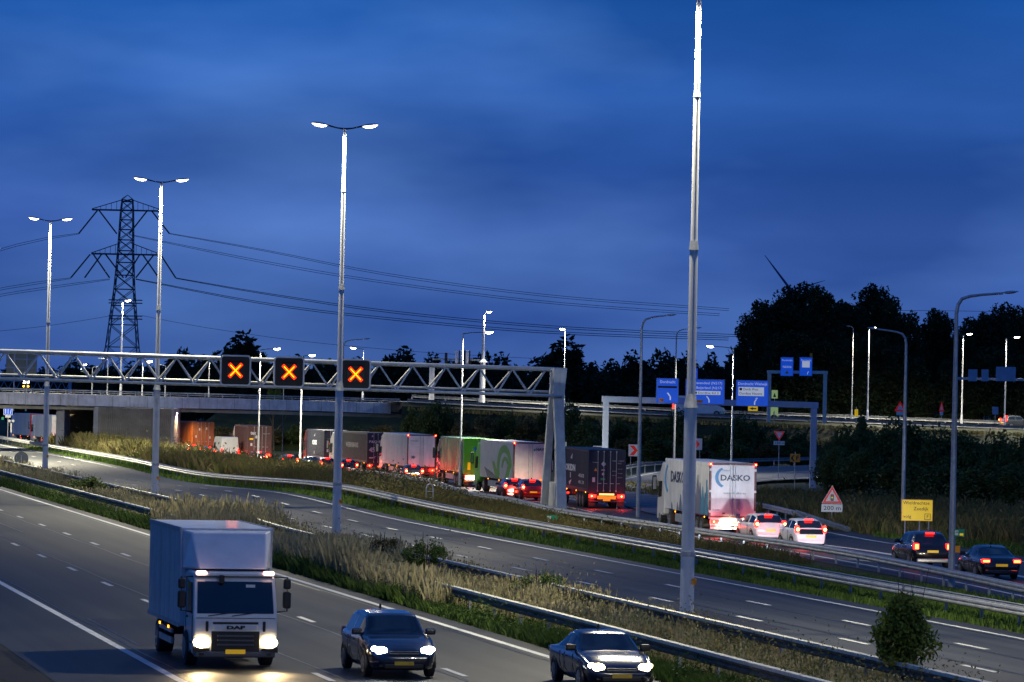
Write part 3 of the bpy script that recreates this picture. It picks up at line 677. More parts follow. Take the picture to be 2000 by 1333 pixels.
MB().box(-w/2+.28, -w/2+.5, -.026, -.021, h/2-.86, h/2-.66).build('factory_symbol', INK, t); arrow(t, .2, -.66, .8, .8)
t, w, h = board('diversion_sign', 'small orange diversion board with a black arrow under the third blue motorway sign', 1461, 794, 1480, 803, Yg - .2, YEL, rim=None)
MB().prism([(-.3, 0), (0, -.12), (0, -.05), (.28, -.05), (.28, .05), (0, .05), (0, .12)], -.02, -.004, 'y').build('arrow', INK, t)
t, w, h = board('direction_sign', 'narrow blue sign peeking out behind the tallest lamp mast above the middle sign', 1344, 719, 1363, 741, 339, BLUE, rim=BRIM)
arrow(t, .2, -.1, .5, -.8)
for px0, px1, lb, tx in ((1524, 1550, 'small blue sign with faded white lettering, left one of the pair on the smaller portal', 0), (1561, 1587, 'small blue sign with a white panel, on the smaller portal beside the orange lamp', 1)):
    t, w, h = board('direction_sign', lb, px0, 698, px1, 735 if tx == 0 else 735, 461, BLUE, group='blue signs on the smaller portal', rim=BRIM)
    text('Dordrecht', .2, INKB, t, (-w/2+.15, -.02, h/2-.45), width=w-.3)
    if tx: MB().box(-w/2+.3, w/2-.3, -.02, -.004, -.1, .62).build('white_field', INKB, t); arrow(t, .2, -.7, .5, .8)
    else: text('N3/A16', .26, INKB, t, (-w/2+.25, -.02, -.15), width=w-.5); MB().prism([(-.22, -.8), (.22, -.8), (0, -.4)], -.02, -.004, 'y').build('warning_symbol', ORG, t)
    if tx: MB().box(w/2-.3, w/2-.02, -.1, .1, h/2+.01, h/2+.45).build('beacon', ORG, t)
for px0, px1, y0, y1, lb in ((1891, 1909, 722, 745, 'narrow grey sign back'), (1917, 1931, 722, 745, 'narrowest grey sign back'), (1945, 1984, 717, 745, 'widest grey sign back')):
    board('distant_sign', lb + ' hanging on the distant portal before the trees', px0, y0, px1, y1, 461, SGP, rim=None, group='grey sign backs on the distant portal')
# chevrons on the outside of the bend
def chevron(label, px, py, Y, sz=.92):
    p = at(px, py, Y=Y); t = thing('chevron_board', label, 'road sign', p, 0, 'red and white bend chevrons')
    MB().box(-sz*.62, sz*.62, 0, .04, -sz*.62, sz*.62).build('panel', WHITE, t); a = sz*.5; 
    MB().prism([(-a, a), (-a*.1, a), (a*.75, 0), (-a*.1, -a), (-a, -a), (-a*.05, 0)][::-1], -.02, -.004, 'y').build('chevron', RED, t)
    for x in (-.35, .35): MB().box(x-.03, x+.03, .041, .1, -p.z-.2, sz*.6).build('post', STEEL, t)
chevron('red chevron board pointing right, just left of the bent lamp pole', 1239, 880, 392)
chevron('red chevron board peeking out to the right of the tallest mast', 1360, 868, 400)
chevron('red chevron board mostly hidden behind the dark container truck top', 1170, 883, 382)
chevron('red chevron board peeking out between the gantry leg and the dark container', 1096, 874, 376, .8)
# triangles
def tri(r, up=1, cut=.0):
    return [(r*math.cos(a), r*math.sin(a)) for a in ([PI/2+2*PI*k/3 for k in range(3)] if up > 0 else [-PI/2+2*PI*k/3 for k in range(3)])]
def tri_sign(label, px, py, Y, r, up, sub, base_z, symbol=None):
    p = at(px, py, Y=Y); t = thing('warning_sign', label, 'road sign', p)
    MB().prism(tri(r*1.06, up), .004, .04, 'y').build('backing', WHITE, t); MB().prism(tri(r, up), -.01, .002, 'y').build('red_triangle', RED, t); MB().prism(tri(r*.66, up), -.02, -.012, 'y').build('white_triangle', WHITE, t)
    if symbol:
        MB().box(-r*.13, r*.13, -.03, -.022, -r*.30, r*.28).build('signal_symbol', INK, t)
        for z, m_ in ((r*.18, RED), (0, YEL), (-r*.18, GREEN)): MB().disc((0, -.038, z), r*.075, 10, 'y', .006).build('signal_dot', m_, t)
    zt = -r*.5 if up > 0 else -r
    zz = zt - .06*r
    MB().box(-r*.93, r*.93, -.01, .03, zz - r*.72, zz - .02).build('distance_plate', WHITE, t)
    text(sub, r*.38, INK, t, (-r*.75, -.016, zz - r*.55), width=r*1.5)
    MB().tube([(0, .08, r*.3), (0, .08, base_z - p.z)], .035, 8).build('post', STEEL, t)
tri_sign('red triangle traffic light warning sign with a 200 m plate beside the white hatchback', 1625, 972, 236, .66, 1, '200 m', -.3, True)
tri_sign('red and white give way sign with a 150 m plate near the right portal leg', 1522, 849, 360, .53, -1, '150 m', 0)
for px, lb in ((1758, 'small red triangle sign on the raised road right of the grey bent lamp pole base'), (1839, 'small pale triangle sign seen edge on, left of the tall bent lamp')):
    p = at(px, 797, Y=462); t = thing('warning_sign', lb, 'road sign', p); wd = 1 if px == 1758 else .45
    MB().prism([(x*wd, z) for x, z in tri(.75)], 0, .04, 'y').build('red_triangle', RED, t); MB().prism([(x*wd, z) for x, z in tri(.42)], -.012, -.002, 'y').build('white_triangle', WHITE, t)
    MB().box(-.42*wd, .42*wd, 0, .04, -.85, -.42).build('distance_plate', WHITE, t); MB().tube([(0,.06,0),(0,.06,-1.9)], .04, 6).build('post', STEEL, t)
t, w, h = board('diversion_sign', 'narrow yellow board standing on the raised road in front of the dark trees', 1669, 800, 1676, 814, 463, YEL, rim=None); MB().tube([(0,.1,h/2+.3),(0,.1,-1.4)], .05, 6).build('post', STEEL, t)
t, w, h = board('square_sign', 'small grey square sign back near the red brake lights on the raised road', 1938, 795, 1950, 810, 462, SGP, rim=None); MB().tube([(0,.1,0),(0,.1,-1.6)], .04, 6).build('post', STEEL, t)
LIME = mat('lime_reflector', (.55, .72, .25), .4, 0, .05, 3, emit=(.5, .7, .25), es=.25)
p = at(1512, 800, Y=462); t = thing('bend_marker', 'pale green and black arrow marker standing on the raised road between the portal legs', 'road sign', p)
MB().prism([(-.45, -.9), (-.45, .2), (0, .95), (.45, .2), (.45, -.9), (.12, -.5), (0, -.1), (-.12, -.5)], 0, .04, 'y').build('arrow_plate', LIME, t); MB().tube([(0,.06,0),(0,.06,-1.8)], .04, 6).build('post', STEEL, t)
p = at(1513, 771, Y=462); t = thing('bend_marker', 'small square pale green marker above the portal beam, over the arrow marker', 'road sign', p)
MB().box(-.35, .35, 0, .04, -.45, .5).build('panel', LIME, t); MB().prism([(-.18, -.3), (.18, -.3), (0, .2)], -.02, -.004, 'y').build('arrow', INK, t)
MB().tube([(0,.06,0),(0,.06,-3.4)], .04, 6).build('post', STEEL, t)
# F diversion signs
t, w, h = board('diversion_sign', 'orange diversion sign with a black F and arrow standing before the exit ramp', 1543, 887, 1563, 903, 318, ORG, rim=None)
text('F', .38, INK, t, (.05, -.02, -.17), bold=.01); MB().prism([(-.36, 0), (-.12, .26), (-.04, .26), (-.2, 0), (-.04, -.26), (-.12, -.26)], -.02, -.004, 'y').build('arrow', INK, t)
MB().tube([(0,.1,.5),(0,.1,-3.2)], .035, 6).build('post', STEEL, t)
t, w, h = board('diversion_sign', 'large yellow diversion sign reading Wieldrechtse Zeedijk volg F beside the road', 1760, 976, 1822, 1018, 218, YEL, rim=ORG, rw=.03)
text('Wieldrechtse', .19, INK, t, (-w/2+.08, -.02, h/2-.27), width=w*.84); text('Zeedijk', .19, INK, t, (-w/2+w*.38, -.02, h/2-.58), width=w*.48)
text('volg', .17, INK, t, (-w/2+.10, -.02, -h/2+.17), width=w*.25); text('F', .18, INK, t, (w/2-.34, -.02, -h/2+.16))
b = MB()
for a in ((-.0, .32, .0, .025), (0, .32, .3, .325), (0, .025, .025, .3), (.295, .32, .025, .3)): b.box(w/2-.44+a[0], w/2-.44+a[1], -.02, -.004, -h/2+.08+a[2], -h/2+.08+a[3])
b.build('letter_frame', INK, t)
for x in (-w*.37, w*.09, w*.38): MB().tube([(x, .12, h/2), (x, .12, -h/2-1.1)], .04, 8).build('post', STEEL, t)
# hectometre boards
def hecto(label, px, py, Y, w, h, tag2=None, post=.5):
    p = at(px, py, Y=Y); t = thing('distance_board', label, 'road sign', p)
    MB().box(-w/2, w/2, 0, .03, -h/2, h/2).build('panel', GREEN, t); MB().box(-w/2+.04, -w/2+w*.42, -.012, -.002, -h/2+.05, h/2-.05).build('white_field', WHITE, t)
    if tag2: MB().box(w*.05, w/2-.05, -.012, -.002, -h/2+.04, -.02).build('colour_field', tag2, t)
    text('39,2' if not tag2 else 'A', h*.28, GREEN if tag2 else INK, t, (-w/2+.06, -.02, -h*.05), width=w*.32)
    MB().box(-.06, .06, .035, .07, -h/2-post, h/2).build('post', WHITE, t)
hecto('green and white distance board behind the wide guard rail, below the gantry leg', 1078, 1014, 231, .62, .42, post=.7)
hecto('faint green distance board in the weeds far left of the red brake lights', 494, 930, 318, .55, .38, post=.9)
hecto('bright green distance board with a yellow corner fixed to the tall bent lamp pole', 1873, 1041, 165.8, .44, .30, YEL, post=0)
t = thing('number_tag', 'small orange number tag wrapped round the tall bent lamp pole', 'tag', at(1870, 1073, Y=165.75)); MB().box(-.1, .1, 0, .02, -.14, .14).build('plate', ORG, t)
# round sign back, hoop, vent loop
p = at(42, 896, Y=345); t = thing('round_sign', 'round grey sign seen from behind in the median at the far left', 'road sign', p)
MB().disc((0, 0, 0), .60, 28, 'y', .04).build('disc', mat('sign_back_grey', (.10, .12, .15), .6), t); MB().tube([(0,-.05,.3),(0,-.05,-1.4)], .04, 8).build('post', STEEL, t)
p = at(839, 975, Y=262); p.z = zg(p.x, p.y); t = thing('vent_pipe', 'rusty bent pipe loop standing in the weeds under the green trailer', 'pipe', p)
MB().tube([(-.22,0,0),(-.22,0,1.0),(-.14,0,1.22),(0,0,1.3),(.14,0,1.22),(.22,0,1.0),(.22,0,0)], .05, 8).build('pipe', STEEL, t)
for z in (.4, .8): MB().tube([(-.22,0,z),(.22,0,z)], .03, 6).build('bar', STEEL, t)
p = at(258, 975, 0.1); t = thing('cable_hoop', 'loose pale cable hoop lying in the dry grass of the median', 'cable', p)
MB().tube([(.36*math.cos(a), 0, .34+.34*math.sin(a)) for a in np.linspace(-1.3, 4.4, 24)], .022, 6).build('cable', WHITE, t)
# lane sign, far gantry with 50, big sign back at the far left
t, w, h = board('lane_sign', 'blue lane arrangement sign with white arrows at the far left beneath the viaduct', 7, 797, 25, 811, 500, BLUE, rim=INKB)
for x, l in ((-.3, 0), (0, 0), (.28, .6)): MB().prism([(x-.04,-.3),(x+.04,-.3),(x+.04+l*.2,.3),(x-.04+l*.2,.3)], -.02, -.004, 'y').build('arrow', INKB, t)
MB().box(-.35, .35, 0, .05, -h/2-.32, -h/2-.02).build('lower_plate', WHITE, t); MB().tube([(0,.1,0),(0,.1,-4)], .06, 6).build('post', STEEL, t)
t = thing('delineator_post', 'white delineator with two pale reflectors by the queue at the far left', 'road marker', at(22, 836, Y=500))
MB().box(-.09, .09, 0, .1, -.6, .6).build('post', WHITE, t); 
for x in (-.22, .22): MB().disc((x, -.02, .85), .17, 12, 'y', .05).build('reflector', WHITE, t)
t, w, h = board('distance_board', 'tiny green distance board below the blue lane sign at the far left', 3, 815, 8, 820, 500, GREEN, rim=None)
t2 = portal('distant lattice gantry behind the viaduct at the far left', -250, 137, 620, 620, 737, 745, 3, 6, 4)
A = at(-250, 745, Y=620) - t2.location; B = at(137, 745, Y=620) - t2.location; A2 = at(-250, 756, Y=620) - t2.location; B2 = at(137, 762, Y=620) - t2.location
MB().tube([A2, B2], .12, 6).build('bottom_chord', SGP, t2)
for i in range(24):
    f = i/24; g = (i+.5)/24; e = (i+1)/24
    MB().tube([A.lerp(B, f), A2.lerp(B2, g)], .06, 5).build('diagonal', SGP, t2); MB().tube([A2.lerp(B2, g), A.lerp(B, e)], .06, 5).build('diagonal', SGP, t2)
p = at(51, 751, Y=618.5); t = thing('speed_display', 'black matrix sign showing a white 50 over two amber lamps, far left behind the viaduct', 'speed display', p)
MB().box(-.75, .75, 0, .3, -.8, .8).build('housing', HOUS, t)
text('50', .62, glow('matrix_white', (1, 1, 1), 6), t, (-.5, -.02, .12), width=1.0, bold=.02)
for x in (-.36, .32): MB().disc((x, -.05, -.3), .13, 10, 'y', .04).build('amber_lamp', glow('matrix_amber', (1, .45, .02), 12), t)
BEIGE = mat('sign_rear_beige', (.34, .32, .22), .7, 0, .12, .8)
t = thing('sign_board_back', 'large beige sign panel seen from behind through the lattice at the far left', 'sign board', at(42, 712, Y=520))
wq, hq = 30/15.2, 22/15.2
MB().prism([(-wq,-hq),(wq,-hq),(wq,hq*.85),(wq*.3,hq),(-wq*.2,hq),(-wq,hq*.9)][::-1], 0, .1, 'y').build('panel', BEIGE, t)
for x in (-.9, .7): MB().box(x-.07, x+.07, -.15, -.01, -6, hq).build('post', SGP, t)
for z in (-.5, .6): MB().box(-wq, wq, -.08, -.015, z, z+.12).build('rib', SGP, t)
# ================================================================== pylon, wires, wind turbine
PYL = mat('pylon_steel', (.10, .11, .13), .6, .4, .1, 2); WIRE = mat('cable_dark', (.03, .035, .05), .6, .3, 0)
pY = 1030.; s_ = FPX / pY; pb = at(236, 735, Y=pY); pX = pb.x
pyl = thing('power_pylon', 'tall dark lattice electricity pylon with two wide cross arms rising behind the gantry', 'pylon', (pX, pY, 0))
def PZ(y): return at(240, y, Y=pY).z
def hwz(z): return float(np.interp(z, [0, PZ(700), PZ(560), PZ(490), PZ(410), PZ(390)], [6.5, 4.2, 2.4, 1.9, 1.55, 1.3]))
TOPZ = PZ(389); cxz = lambda z: .0 + (z / 55) * .75
def corner(z, k): h_ = hwz(z); sx, sy = ((-1,-1),(1,-1),(1,1),(-1,1))[k]; return Vector((cxz(z) + sx*h_, sy*h_, z))
zs = [0]; 
while zs[-1] < TOPZ - 1.5: zs.append(zs[-1] + hwz(zs[-1]) * 1.45)
zs.append(TOPZ)
for k in range(4): MB().tube([corner(z, k) for z in zs], .17, 4).build('leg', PYL, pyl)
for i in range(len(zs)-1):
    b = MB()
    for k in range(4):
        k2 = (k+1) % 4
        b.tube([corner(zs[i], k), corner(zs[i+1], k2)], .09, 4); b.tube([corner(zs[i], k2), corner(zs[i+1], k)], .09, 4); b.tube([corner(zs[i], k), corner(zs[i], k2)], .09, 4)
    b.build('lattice_bracing', PYL, pyl)
for k in range(4): MB().tube([corner(TOPZ, k), (cxz(TOPZ), 0, PZ(381))], .09, 4).build('peak', PYL, pyl)
arms_ends = []
for ya, yt_, x0, x1 in ((411, 390, 172, 310), (497, 474, 174, 309)):
    z = PZ(ya); zt_ = PZ(yt_); xa = (x0-241)/s_; xb = (x1-241)/s_
    b = MB(); b.tube([(xa+cxz(z), 0, z), (xb+cxz(z), 0, z)], .22, 4)
    for xe in (xa, xb):
        b.tube([(xe+cxz(z), 0, z+.2), (cxz(z)+xe*.12, 0, zt_)], .11, 4)
        for f in (.3, .45, .6, .75, .88): b.tube([(xe*f+cxz(z), 0, z), (xe*f+cxz(z), 0, z+(zt_-z)*(1-f)*1.1+.2)], .06, 4)
    b.build('cross_arm', PYL, pyl)
for ya, yb, prs in ((411, 457, ((190, 153), (193, 228), (288, 252), (295, 331))), (497, 543, ((176, 138), (198, 165), (182, 214), (206, 241), (273, 245), (301, 265), (278, 310), (313, 343)))):
    for xa, xb in prs: MB().tube([at(xa, ya, Y=pY) - Vector((pX,pY,0)), at(xb, yb, Y=pY) - Vector((pX,pY,0))], .20, 5).build('insulator', PYL, pyl)
for ya in (586, 617):
    for yy in (0, 6): MB().tube([at(212, ya+yy, Y=pY) - Vector((pX,pY,0)), at(278, ya+1+yy, Y=pY) - Vector((pX,pY,0))], .14, 4).build('platform_rail', PYL, pyl)
k = 0
WNAMES = ['highest', 'upper', 'second', 'third', 'fourth', 'fifth', 'sixth', 'seventh', 'eighth', 'lowest']
def wire(label, pts, Y0, Y1, r=.07):
    """sagging cable through the listed pixels, the depth running from Y0 to Y1"""
    n = len(pts); P = [at(x, y, Y=Y0 + (Y1 - Y0) * i / (n-1)) for i, (x, y) in enumerate(pts)]
    P = smooth_path(P, 8); o = P[0].copy()
    ob = MB().tube([p - o for p in P], r, 4).build('power_cable', WIRE, None, o); tag(ob, label, 'power cable', 'overhead power cables'); return ob
for dy in (0, 4):
    w_ = ('upper strand', 'lower strand')[dy > 0]
    wire(f'overhead cable from the upper pylon arm, {w_} of the pair running right', [(331, 456+dy*.3), (520, 489+dy*.6), (760, 535+dy), (1080, 577+dy), (1460, 606+dy)], pY, pY, .055)
    wire(f'overhead cable from the inner upper arm, {w_} of the pair running right', [(252, 458+dy*.3), (520, 511+dy), (760, 551+dy), (1080, 590+dy), (1460, 617+dy)], pY, pY, .055)
    wire(f'overhead cable from the lower pylon arm, {w_} of the pair running right', [(343, 543+dy*.3), (520, 573+dy*.6), (760, 607+dy), (1080, 637+dy), (1460, 655+dy)], pY, pY, .075)
    wire(f'overhead cable from the inner lower arm, {w_} of the pair running right', [(265, 545+dy*.3), (520, 592+dy*.8), (760, 621+dy), (1080, 648+dy), (1460, 662+dy)], pY, pY, .075)
    wire(f'overhead cable sagging left from the upper pylon arm, {w_}', [(153, 456+dy*.4), (80, 466+dy), (0, 486+dy), (-80, 512+dy)], pY, pY, .055)
    wire(f'overhead cable sagging left from the lower pylon arm, {w_}', [(138, 543+dy*.4), (80, 550+dy), (0, 563+dy), (-80, 580+dy)], pY, pY, .055)
    wire(f'overhead cable sagging left from the inner lower arm, {w_}', [(214, 545+dy*.4), (110, 558+dy), (0, 575+dy), (-80, 592+dy)], pY, pY, .055)
wire('thin low cable sagging from the pylon platform towards the right', [(278, 617), (400, 640), (600, 668), (850, 690), (1075, 702)], pY, pY, .045)
wire('thin low cable sagging from the pylon platform towards the left', [(212, 618), (100, 636), (0, 647), (-60, 652)], pY, pY, .045)
wire('faint power cable crossing between the trees at the right', [(1460, 608), (1800, 607), (2100, 612)], pY, pY, .05)
TUR = mat('turbine_blade', (.04, .08, .20), .5, 0, .03, 1)  # sky blue put into the colour so the far turbine fades like haze
tY = 2600.; hub = at(1545, 568, Y=tY); t = thing('wind_turbine', 'faint wind turbine with two blades showing above the dark trees', 'wind turbine', (hub.x, tY, 0))
MB().tube([(0,3,0),(0,3,hub.z)], [3,1.6], 10).build('tower', TUR, t)
MB().box(-1.5, 1.5, -2, 6, hub.z-1.6, hub.z+1.6).build('nacelle', TUR, t)
for px, py in ((1494, 499), (1612, 548)):
    e = at(px, py, Y=tY) - t.location; h0 = Vector((0, -2.5, hub.z)); d = (e - h0).normalized(); 
    MB().tube([h0, h0 + d*5, h0 + d*18, e], [.5, .9, .6, .2] if px < 1500 else [.3, .5, .3, .1], 6).build('blade', TUR, t)
MB().tube([(0,-2.5,hub.z), (-4, -2.5, hub.z-26)], [.9, .3], 6).build('blade', TUR, t)
# ================================================================== vehicles (local +y is forward, rear at y = 0)
WHL = {}
def wheel(parent, x, y, r, w, side):
    if ('t', r, w) not in WHL:
        WHL['t', r, w] = MB().tube([(-w/2,0,0),(-w/2+.03,0,0),(w/2-.03,0,0),(w/2,0,0)], [r*.93, r, r, r*.93], 24).mesh('tyre', RUBBER)
        b = MB().disc((0, 0, 0), r*.62, 16, 'x', .02)
        for k in range(5):
            a = 2*PI*k/5; b.box(.018, .035, -r*.06, r*.06, r*.12, r*.56); n = 8
            for i in range(-8, 0):
                x_, y_, z_ = b.v[i]; b.v[i] = (x_, y_*math.cos(a)-z_*math.sin(a), y_*math.sin(a)+z_*math.cos(a))
        WHL['r', r, w] = b.mesh('rim', RIM)
    t = obj('wheel', WHL['t', r, w], parent, (x, y, r)); q = obj('rim', WHL['r', r, w], t, (side*(w/2+.002) - (.0 if side > 0 else 0), 0, 0))
    if side < 0: q.rotation_euler[2] = PI
def glowlight(parent, p, power=55):
    l = bpy.data.lights.new('tail_glow', 'POINT'); l.energy = power; l.color = (1, .03, .01); l.shadow_soft_size = .1
    o = bpy.data.objects.new('tail_glow', l); C.objects.link(o); o.parent = parent; o.location = p
def shell(name, prof, m, parent, bevel=.05, smooth=True, seg=3):
    n = len(prof); vs = [(-h, y, z) for y, z, h in prof] + [(h, y, z) for y, z, h in prof]
    b = MB().add(vs, [tuple(range(n)), tuple(range(n, 2*n))[::-1]] + [(i, i+n, (i+1) % n + n, (i+1) % n) for i in range(n)])
    me = b.mesh(name, m); o = obj(name, me, parent, None, 0, bevel, seg)
    if smooth: me.shade_smooth(); o.modifiers.new('wn', 'WEIGHTED_NORMAL')
    return o
def pane(name, A, B, m, parent, k0=.08, k1=.10, out=.012, th=0):
    """glass on the face between profile points A and B (y, z, halfwidth)"""
    a, b_ = Vector(A[:2]), Vector(B[:2]); d = b_ - a; L = d.length; d /= L; n = Vector((-d.y, d.x))
    mid = (a + b_) / 2
    a2, b2 = a + d*L*k0, b_ - d*L*k0; ha = A[2] + (B[2]-A[2])*k0 - k1; hb = B[2] - (B[2]-A[2])*k0 - k1
    vs = []
    for s_ in (out, -out):
        for p, h in ((a2, ha), (b2, hb)):
            q = p + n*s_; vs += [(-h, q.x, q.y), (h, q.x, q.y)]
    return MB().add(vs, [(0,1,3,2),(4,6,7,5),(0,4,5,1),(1,5,7,3),(3,7,6,2),(2,6,4,0)]).build(name, m, parent, bevel=.01)
def smooth1(xs, ys, L, win):
    g = np.linspace(-.6, L+.6, 400); v = np.interp(g, xs, ys); k = max(1, int(win/(g[1]-g[0]))) | 1
    vp = np.pad(v, k//2, mode='edge'); v2 = np.convolve(vp, np.ones(k)/k, 'valid'); return lambda y: float(np.interp(y, g, v2))
def car(label, loc_, yaw, kind, paint, L=3.7, Wd=1.66, H=1.48, brake=True, front=False, group=None, heads=None, hp=0, tailm=None, cat='car', name='car', plate=True, third=True, lowp=None):
    t = thing(name, label, cat, loc_, yaw, group); hw = Wd/2
    bz = {'sedan': .92, 'suv': 1.04, 'hatch': .93}[kind] * (H/{'sedan': 1.44, 'suv': 1.64, 'hatch': 1.48}[kind]); hd = bz - .04
    if kind == 'sedan': y_gr, y_rr, y_rf, y_ws = .80, 1.60, L*.55, L-1.25
    elif kind == 'suv': y_gr, y_rr, y_rf, y_ws = .22, .62, L*.58, L-1.28
    else: y_gr, y_rr, y_rf, y_ws = .16, .55, L*.56, L-1.05
    if kind == 'sedan': top = [(0, bz-.10), (.12, bz+.02), (y_gr, bz+.07)]
    else: top = [(0, bz-.22), (.07, bz), (y_gr, bz+.06)]
    top += [(y_rr, H-.09), (y_rr+.45, H-.01), ((y_rr+y_rf)/2, H), (y_rf, H-.05), (y_ws, bz+.03), (y_ws+.5, hd-.01), (L-.30, hd-.15), (L-.06, hd-.27), (L, hd-.36)]
    zt = smooth1([p_[0] for p_ in top], [p_[1] for p_ in top], L, .16)
    wf = smooth1([0, .10, .35, .9, L-1.1, L-.45, L-.15, L], [hw*.84, hw*.93, hw*.985, hw, hw, hw*.96, hw*.86, hw*.70], L, .14)
    zl = lambda y: .20 + .12*max(0, 1 - y/.3)**1.5 + .10*max(0, 1 - (L-y)/.4)**1.5
    ys = sorted(set([0, .02, .06, .12] + list(np.linspace(.18, L-.18, 36)) + [L-.12, L-.06, L-.02, L])); secs = []
    for y in ys:
        w = wf(y); Z = zt(y); z0 = zl(y); zb = min(Z - .03, bz + .02*(1 - y/L)); f = max(0, min(1, (Z-zb-.03)/(H-bz-.05))); f = f**.6
        wr = (1-f)*w*.90 + f*hw*.70; lz = lambda q: z0 + (zb-z0)*q
        h = [(0, z0), (.78*w, z0), (.92*w, z0+.05), (.975*w, lz(.33)), (w, lz(.62)), (.99*w, lz(.88)), (.955*w, zb)]
        h += [(.94*w + (wr-.94*w)*q, zb + (Z-.045-zb)*q) for q in (.10, .5, .86)] + [(wr*.95, Z-.028), (wr*.80, Z-.006), (wr*.42, Z+.008), (0, Z+.012)]
        secs.append(h)
    J = len(secs[0]); N = 2*J - 2
    ring = lambda i: [(x, ys[i], z) for x, z in secs[i]] + [(-x, ys[i], z) for x, z in secs[i][-2:0:-1]]
    V = [p_ for i in range(len(ys)) for p_ in ring(i)]; bins = {}
    for i in range(len(ys)-1):
        ym = (ys[i]+ys[i+1])/2; rise = zt(ym) - bz
        for j in range(N):
            j2 = (j+1) % N; jj = j if j < J-1 else N-1-j; side = 'r' if j < J-1 else 'l'; key = 'body'
            if jj in (7, 8) and rise > (H-bz)*.55 and abs(ym - ((y_rr+y_rf)/2+.05)) > .06: key = 'door_window_'+side+('f' if ym > (y_rr+y_rf)/2+.05 else 'b')
            elif jj >= 10 and y_rf+.02 < ym < y_ws-.02 and rise > .05: key = 'windscreen'
            elif jj >= 10 and y_gr+.02 < ym < y_rr+.02 and rise > .05: key = 'rear_window'
            bins.setdefault(key, []).append((i*N+j, i*N+j2, (i+1)*N+j2, (i+1)*N+j))
    bins['body'] += [tuple(range(N))[::-1], tuple(range((len(ys)-1)*N, len(ys)*N))]
    for key, fs in bins.items():
        used = sorted({k for f_ in fs for k in f_}); mp_ = {k: i for i, k in enumerate(used)}
        bb = MB().add([V[k] for k in used], [tuple(mp_[k] for k in f_) for f_ in fs]); nm = 'door_window' if key.startswith('door') else key
        me = bb.mesh(nm, paint if key == 'body' else GLASS, True); obj(nm, me, t)
    for sd in (-1, 1):
        bx_ = lambda x0, x1, *r: MB().box(min(sd*x0, sd*x1), max(sd*x0, sd*x1), *r)
        bx_(hw*.90, hw+.19, y_ws-.36, y_ws-.24, bz+.02, bz+.19).build('mirror', paint if kind != 'sedan' else BLACK, t, bevel=.05, seg=3)
        wy = (.74 if kind != 'sedan' else .98, L-.84); wr_ = .345 if kind == 'suv' else .315
        for y in wy:
            wheel(t, sd*(wf(y)-.105), y, wr_, .21, sd)
            n = 18; R0 = wr_+.055; b = MB(); vs = [(sd*(wf(y)+.006), y+r_*math.cos(PI*k/n*1.16-.25), wr_+.01+r_*math.sin(PI*k/n*1.16-.25)) for r_ in (R0, wr_+.01) for k in range(n+1)]
            vs += [(x-sd*.05, a_, c_) for x, a_, c_ in vs]; m1 = n+1
            b.add(vs, [(k, k+1, m1+k+1, m1+k) for k in range(n)] + [(k, 2*m1+k, 2*m1+k+1, k+1) for k in range(n)]); b.build('wheel_arch', BLACK, t)
        for y in (1.35 if kind != 'sedan' else 1.6, (y_rr+y_rf)/2+.05, y_ws-.30): bx_(wf(y)*.99, wf(y)+.003, y-.006, y+.006, .34, bz-.06).build('door_gap', BLACK, t)
        for y in ((y_rr+y_rf)/2-.25, y_ws-1.15): bx_(wf(y), wf(y)+.025, y, y+.16, bz-.16, bz-.13).build('door_handle', paint, t, bevel=.008)
        if kind == 'sedan': zz = (bz-.20, bz-.03, .36)
        elif kind == 'suv': zz = (bz-.22, bz+.08, .24)
        else: zz = (bz-.16, bz+.20, .17)
        tm = TAILOFF if front else tailm or (TAILG if not brake else TAIL)
        x1 = hw*.94; x0 = x1 - zz[2]
        o = bx_(x0, x1, -.01, .24, zz[0], zz[1]).build('tail_light', TAILOFF if front else TAIL if brake else TAILG, t, bevel=.05, seg=3)
        bx_(x0+.04, x1-.04, -.035, -.005, zz[0]+.04, zz[1]-.04).build('lamp', tm, o, bevel=.02)
        if brake: MB().disc((sd*(x0+x1)/2, -.06, (zz[0]+zz[1])/2), .08, 10, 'y', .02).build('bulb', TAILC, o)
        if brake: glowlight(t, (sd*(x0+x1)/2, -1.0, .5), 16)
        # headlamp: swept housing on the wing corner
        pts_ = [(hw*.42, L-.03, hd-.38), (hw*.66, L-.10, hd-.36), (hw*.86, L-.30, hd-.30), (hw*.90, L-.52, hd-.20), (hw*.80, L-.34, hd-.15), (hw*.62, L-.16, hd-.20), (hw*.44, L-.06, hd-.28)]
        vs = [(sd*x, y+.035, z) for x, y, z in pts_] + [(sd*x*.97, y-.10, z) for x, y, z in pts_]; n = len(pts_)
        hl = MB().add(vs, [tuple(range(n)), tuple(range(n, 2*n))[::-1]] + [(k, (k+1) % n, (k+1) % n+n, k+n) for k in range(n)]).build('headlight', GLASS, t, bevel=.012)
        if front:
            MB().disc((sd*hw*.64, L-.095, hd-.27), .16, 16, 'y', .07, .105).build('beam_lens', heads, hl); MB().disc((sd*hw*.80, L-.22, hd-.235), .09, 12, 'y', .06, .07).build('beam_lens', heads, hl)
            bx_(hw*.50, hw*.70, L-.09, L+.0, .30, .37).build('fog_lamp', GLASS, t, bevel=.02)
        if heads is not None and hp: spot('beam', t, (sd*hw*.64, L+.12, hd-.28), hp, (1, .85, .62) if heads is HEADW else (.86, .92, 1), 50, .9, (math.radians(84), 0, 0), .08)
    MB().box(-hw*.80, hw*.80, -.035, .1, .24, .42).build('bumper', lowp or paint, t, bevel=.05, seg=3)
